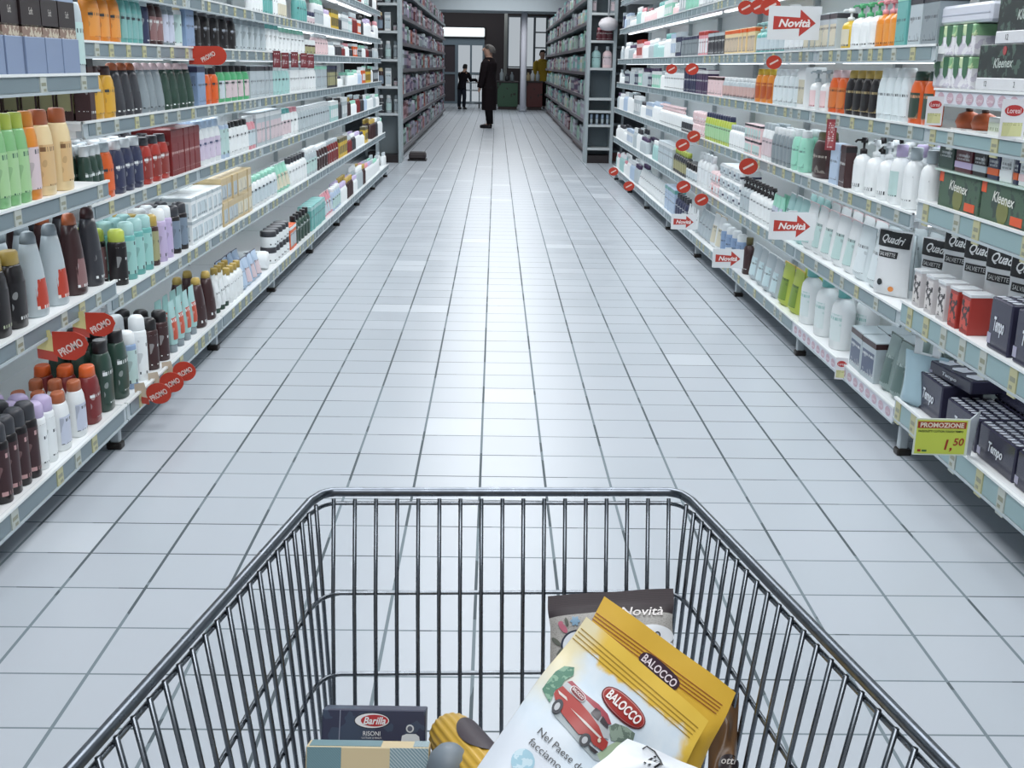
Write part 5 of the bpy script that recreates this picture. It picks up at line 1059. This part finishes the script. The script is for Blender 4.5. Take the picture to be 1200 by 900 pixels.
t = MB(); add_text(t, 'Barilla', *fq(439.5, 844.3), 8/k_, 0, lambda a, b_: (a, -.0017, b_), 0, 26/k_, .3, .02); add_text(t, 'RISONI', *fq(436.5, 859), 5/k_, 0, lambda a, b_: (a, -.0008, b_), 0, 20/k_); add_text(t, 'COTTURA 10 MINUTI', *fq(436.5, 864), 1.8/k_, 0, lambda a, b_: (a, -.0008, b_), 0, 23/k_); t.build('lettering', mat('e8eaee'), o)
dec(o, 'fold_line', mat('8d93a6'), [[fq(398.6, 833), fq(399.6, 833), fq(399.2, 868), fq(398.2, 868)]], .0005)
dec(o, 'gauge_mark', mat('d3d8dc'), [ee(481, 853, 4.6, 4.6), [fq(x, y) for x, y in ((471, 868), (472, 861), (477, 859), (488, 859), (492, 862), (493, 868))]], .0006); dec(o, 'gauge_core', mat('5a5f70'), [ee(481, 853, 3, 3), ], .001)
o, w_, k_ = leaning('cereal_box', (358.5, 876), (503, 875), 1.035, .17, .03, .34, 'teal and tan box with hatched stripes in front of the dark blue pasta box')
hh = .16; b = MB(); b.box(-w_/2, w_/2, 0, .024, -hh, 0, 0, .001); b.build('carton', mat('d3c19b', .45), o)
def hatch(c1, c2, s, rev=1):
    m, nt, bs = base_mat('hatched_print', .45); v, x, y, z = objco(nt); f = mth(nt, 'LESS_THAN', mth(nt, 'FRACT', mth(nt, 'MULTIPLY', mth(nt, 'ADD', mth(nt, 'MULTIPLY', x, rev), mth(nt, 'ADD', z, y)), s)), .35); nt.links.new(mixc(nt, f, hexc(c1), hexc(c2)), bs.inputs['Base Color']); return m
X0 = lambda px: (px-430.7)/k_
H1 = hatch('74939b', '688890', 420); H2 = hatch('7f99a1', 'b9c6cb', 300)
def slab(n, m, x0, x1, z0, z1, y0=-.0006, y1=0): mb = MB(); mb.box(x0, x1, y0, y1, z0, z1); mb.build(n, m, o)
slab('hatched_panel', H1, X0(360), X0(400), -hh, -.0005); slab('striped_panel', H2, X0(457), X0(502), -hh, -.0005)
slab('top_panel', H1, X0(362), X0(446), 0, .0005, .002, .023); slab('top_panel', H2, X0(484), X0(502), 0, .0005, .002, .023)
# ribbed mustard bottle lying down, grey-capped bottle before it
A = at_d(529, 862, 1.12); B = at_d(572, 915, 1.0); ax = (B-A).normalized(); e1 = ax.cross(Vector((0, 0, 1))).normalized(); e2 = e1.cross(ax)
M = Matrix((e1, e2, ax)).transposed().to_4x4(); M.translation = A; o = bpy.data.objects.new('sauce_bottle', None); COL.objects.link(o); o.matrix_world = M; tag(o, 'ribbed mustard-yellow bottle with dark oval patch lying beside the boxes', 'bottle')
mb = MB(); mb.lathe([(.004, -.024), (.012, -.021), (.018, -.013), (.0225, 0), (.0245, .02), (.025, .06), (.025, .15), (.02, .17)], seg=88)
mb.v = [(x*(1+.03*math.cos(22*math.atan2(y, x))), y*(1+.03*math.cos(22*math.atan2(y, x))), z) for x, y, z in mb.v]
mb.build('ribbed_body', mat('c9a23c', .35), o)
pd = (M.inverted() @ EYE); pa = math.atan2(pd.y, pd.x)+1.2
def pf(u, v): 
    r_ = .0262; rr = ((u-.5)*2, (v-.5)*2); q = max(abs(rr[0]), abs(rr[1]), 1e-6); L = math.hypot(*rr) or 1; sx, sz = rr[0]*q/L, rr[1]*q/L
    a = pa+sx*1.0; return (r_*math.cos(a), r_*math.sin(a), .075+sz*.052)
mb = MB(); mb.grid(pf, 14, 14); mb.build('dark_patch', mat('3a3038', .5), o)
C_ = at_d(526, 893, 1.02); mb = MB(); mb.lathe([(.019, -.12), (.0205, -.1), (.0205, -.015)], seg=24, top=True); o2 = mb.build('sauce_bottle', mat('4a4a52', .4)); o2.location = C_; tag(o2, 'upright dark bottle with rounded grey cap in front of the mustard-yellow one', 'bottle')
mb = MB(); mb.lathe([(.0205, -.03), (.021, -.02), (.0205, -.006), (.0175, .006), (.011, .0135), (.003, .016)], seg=28); mb.build('grey_cap', mat('76818b', .5), o2)
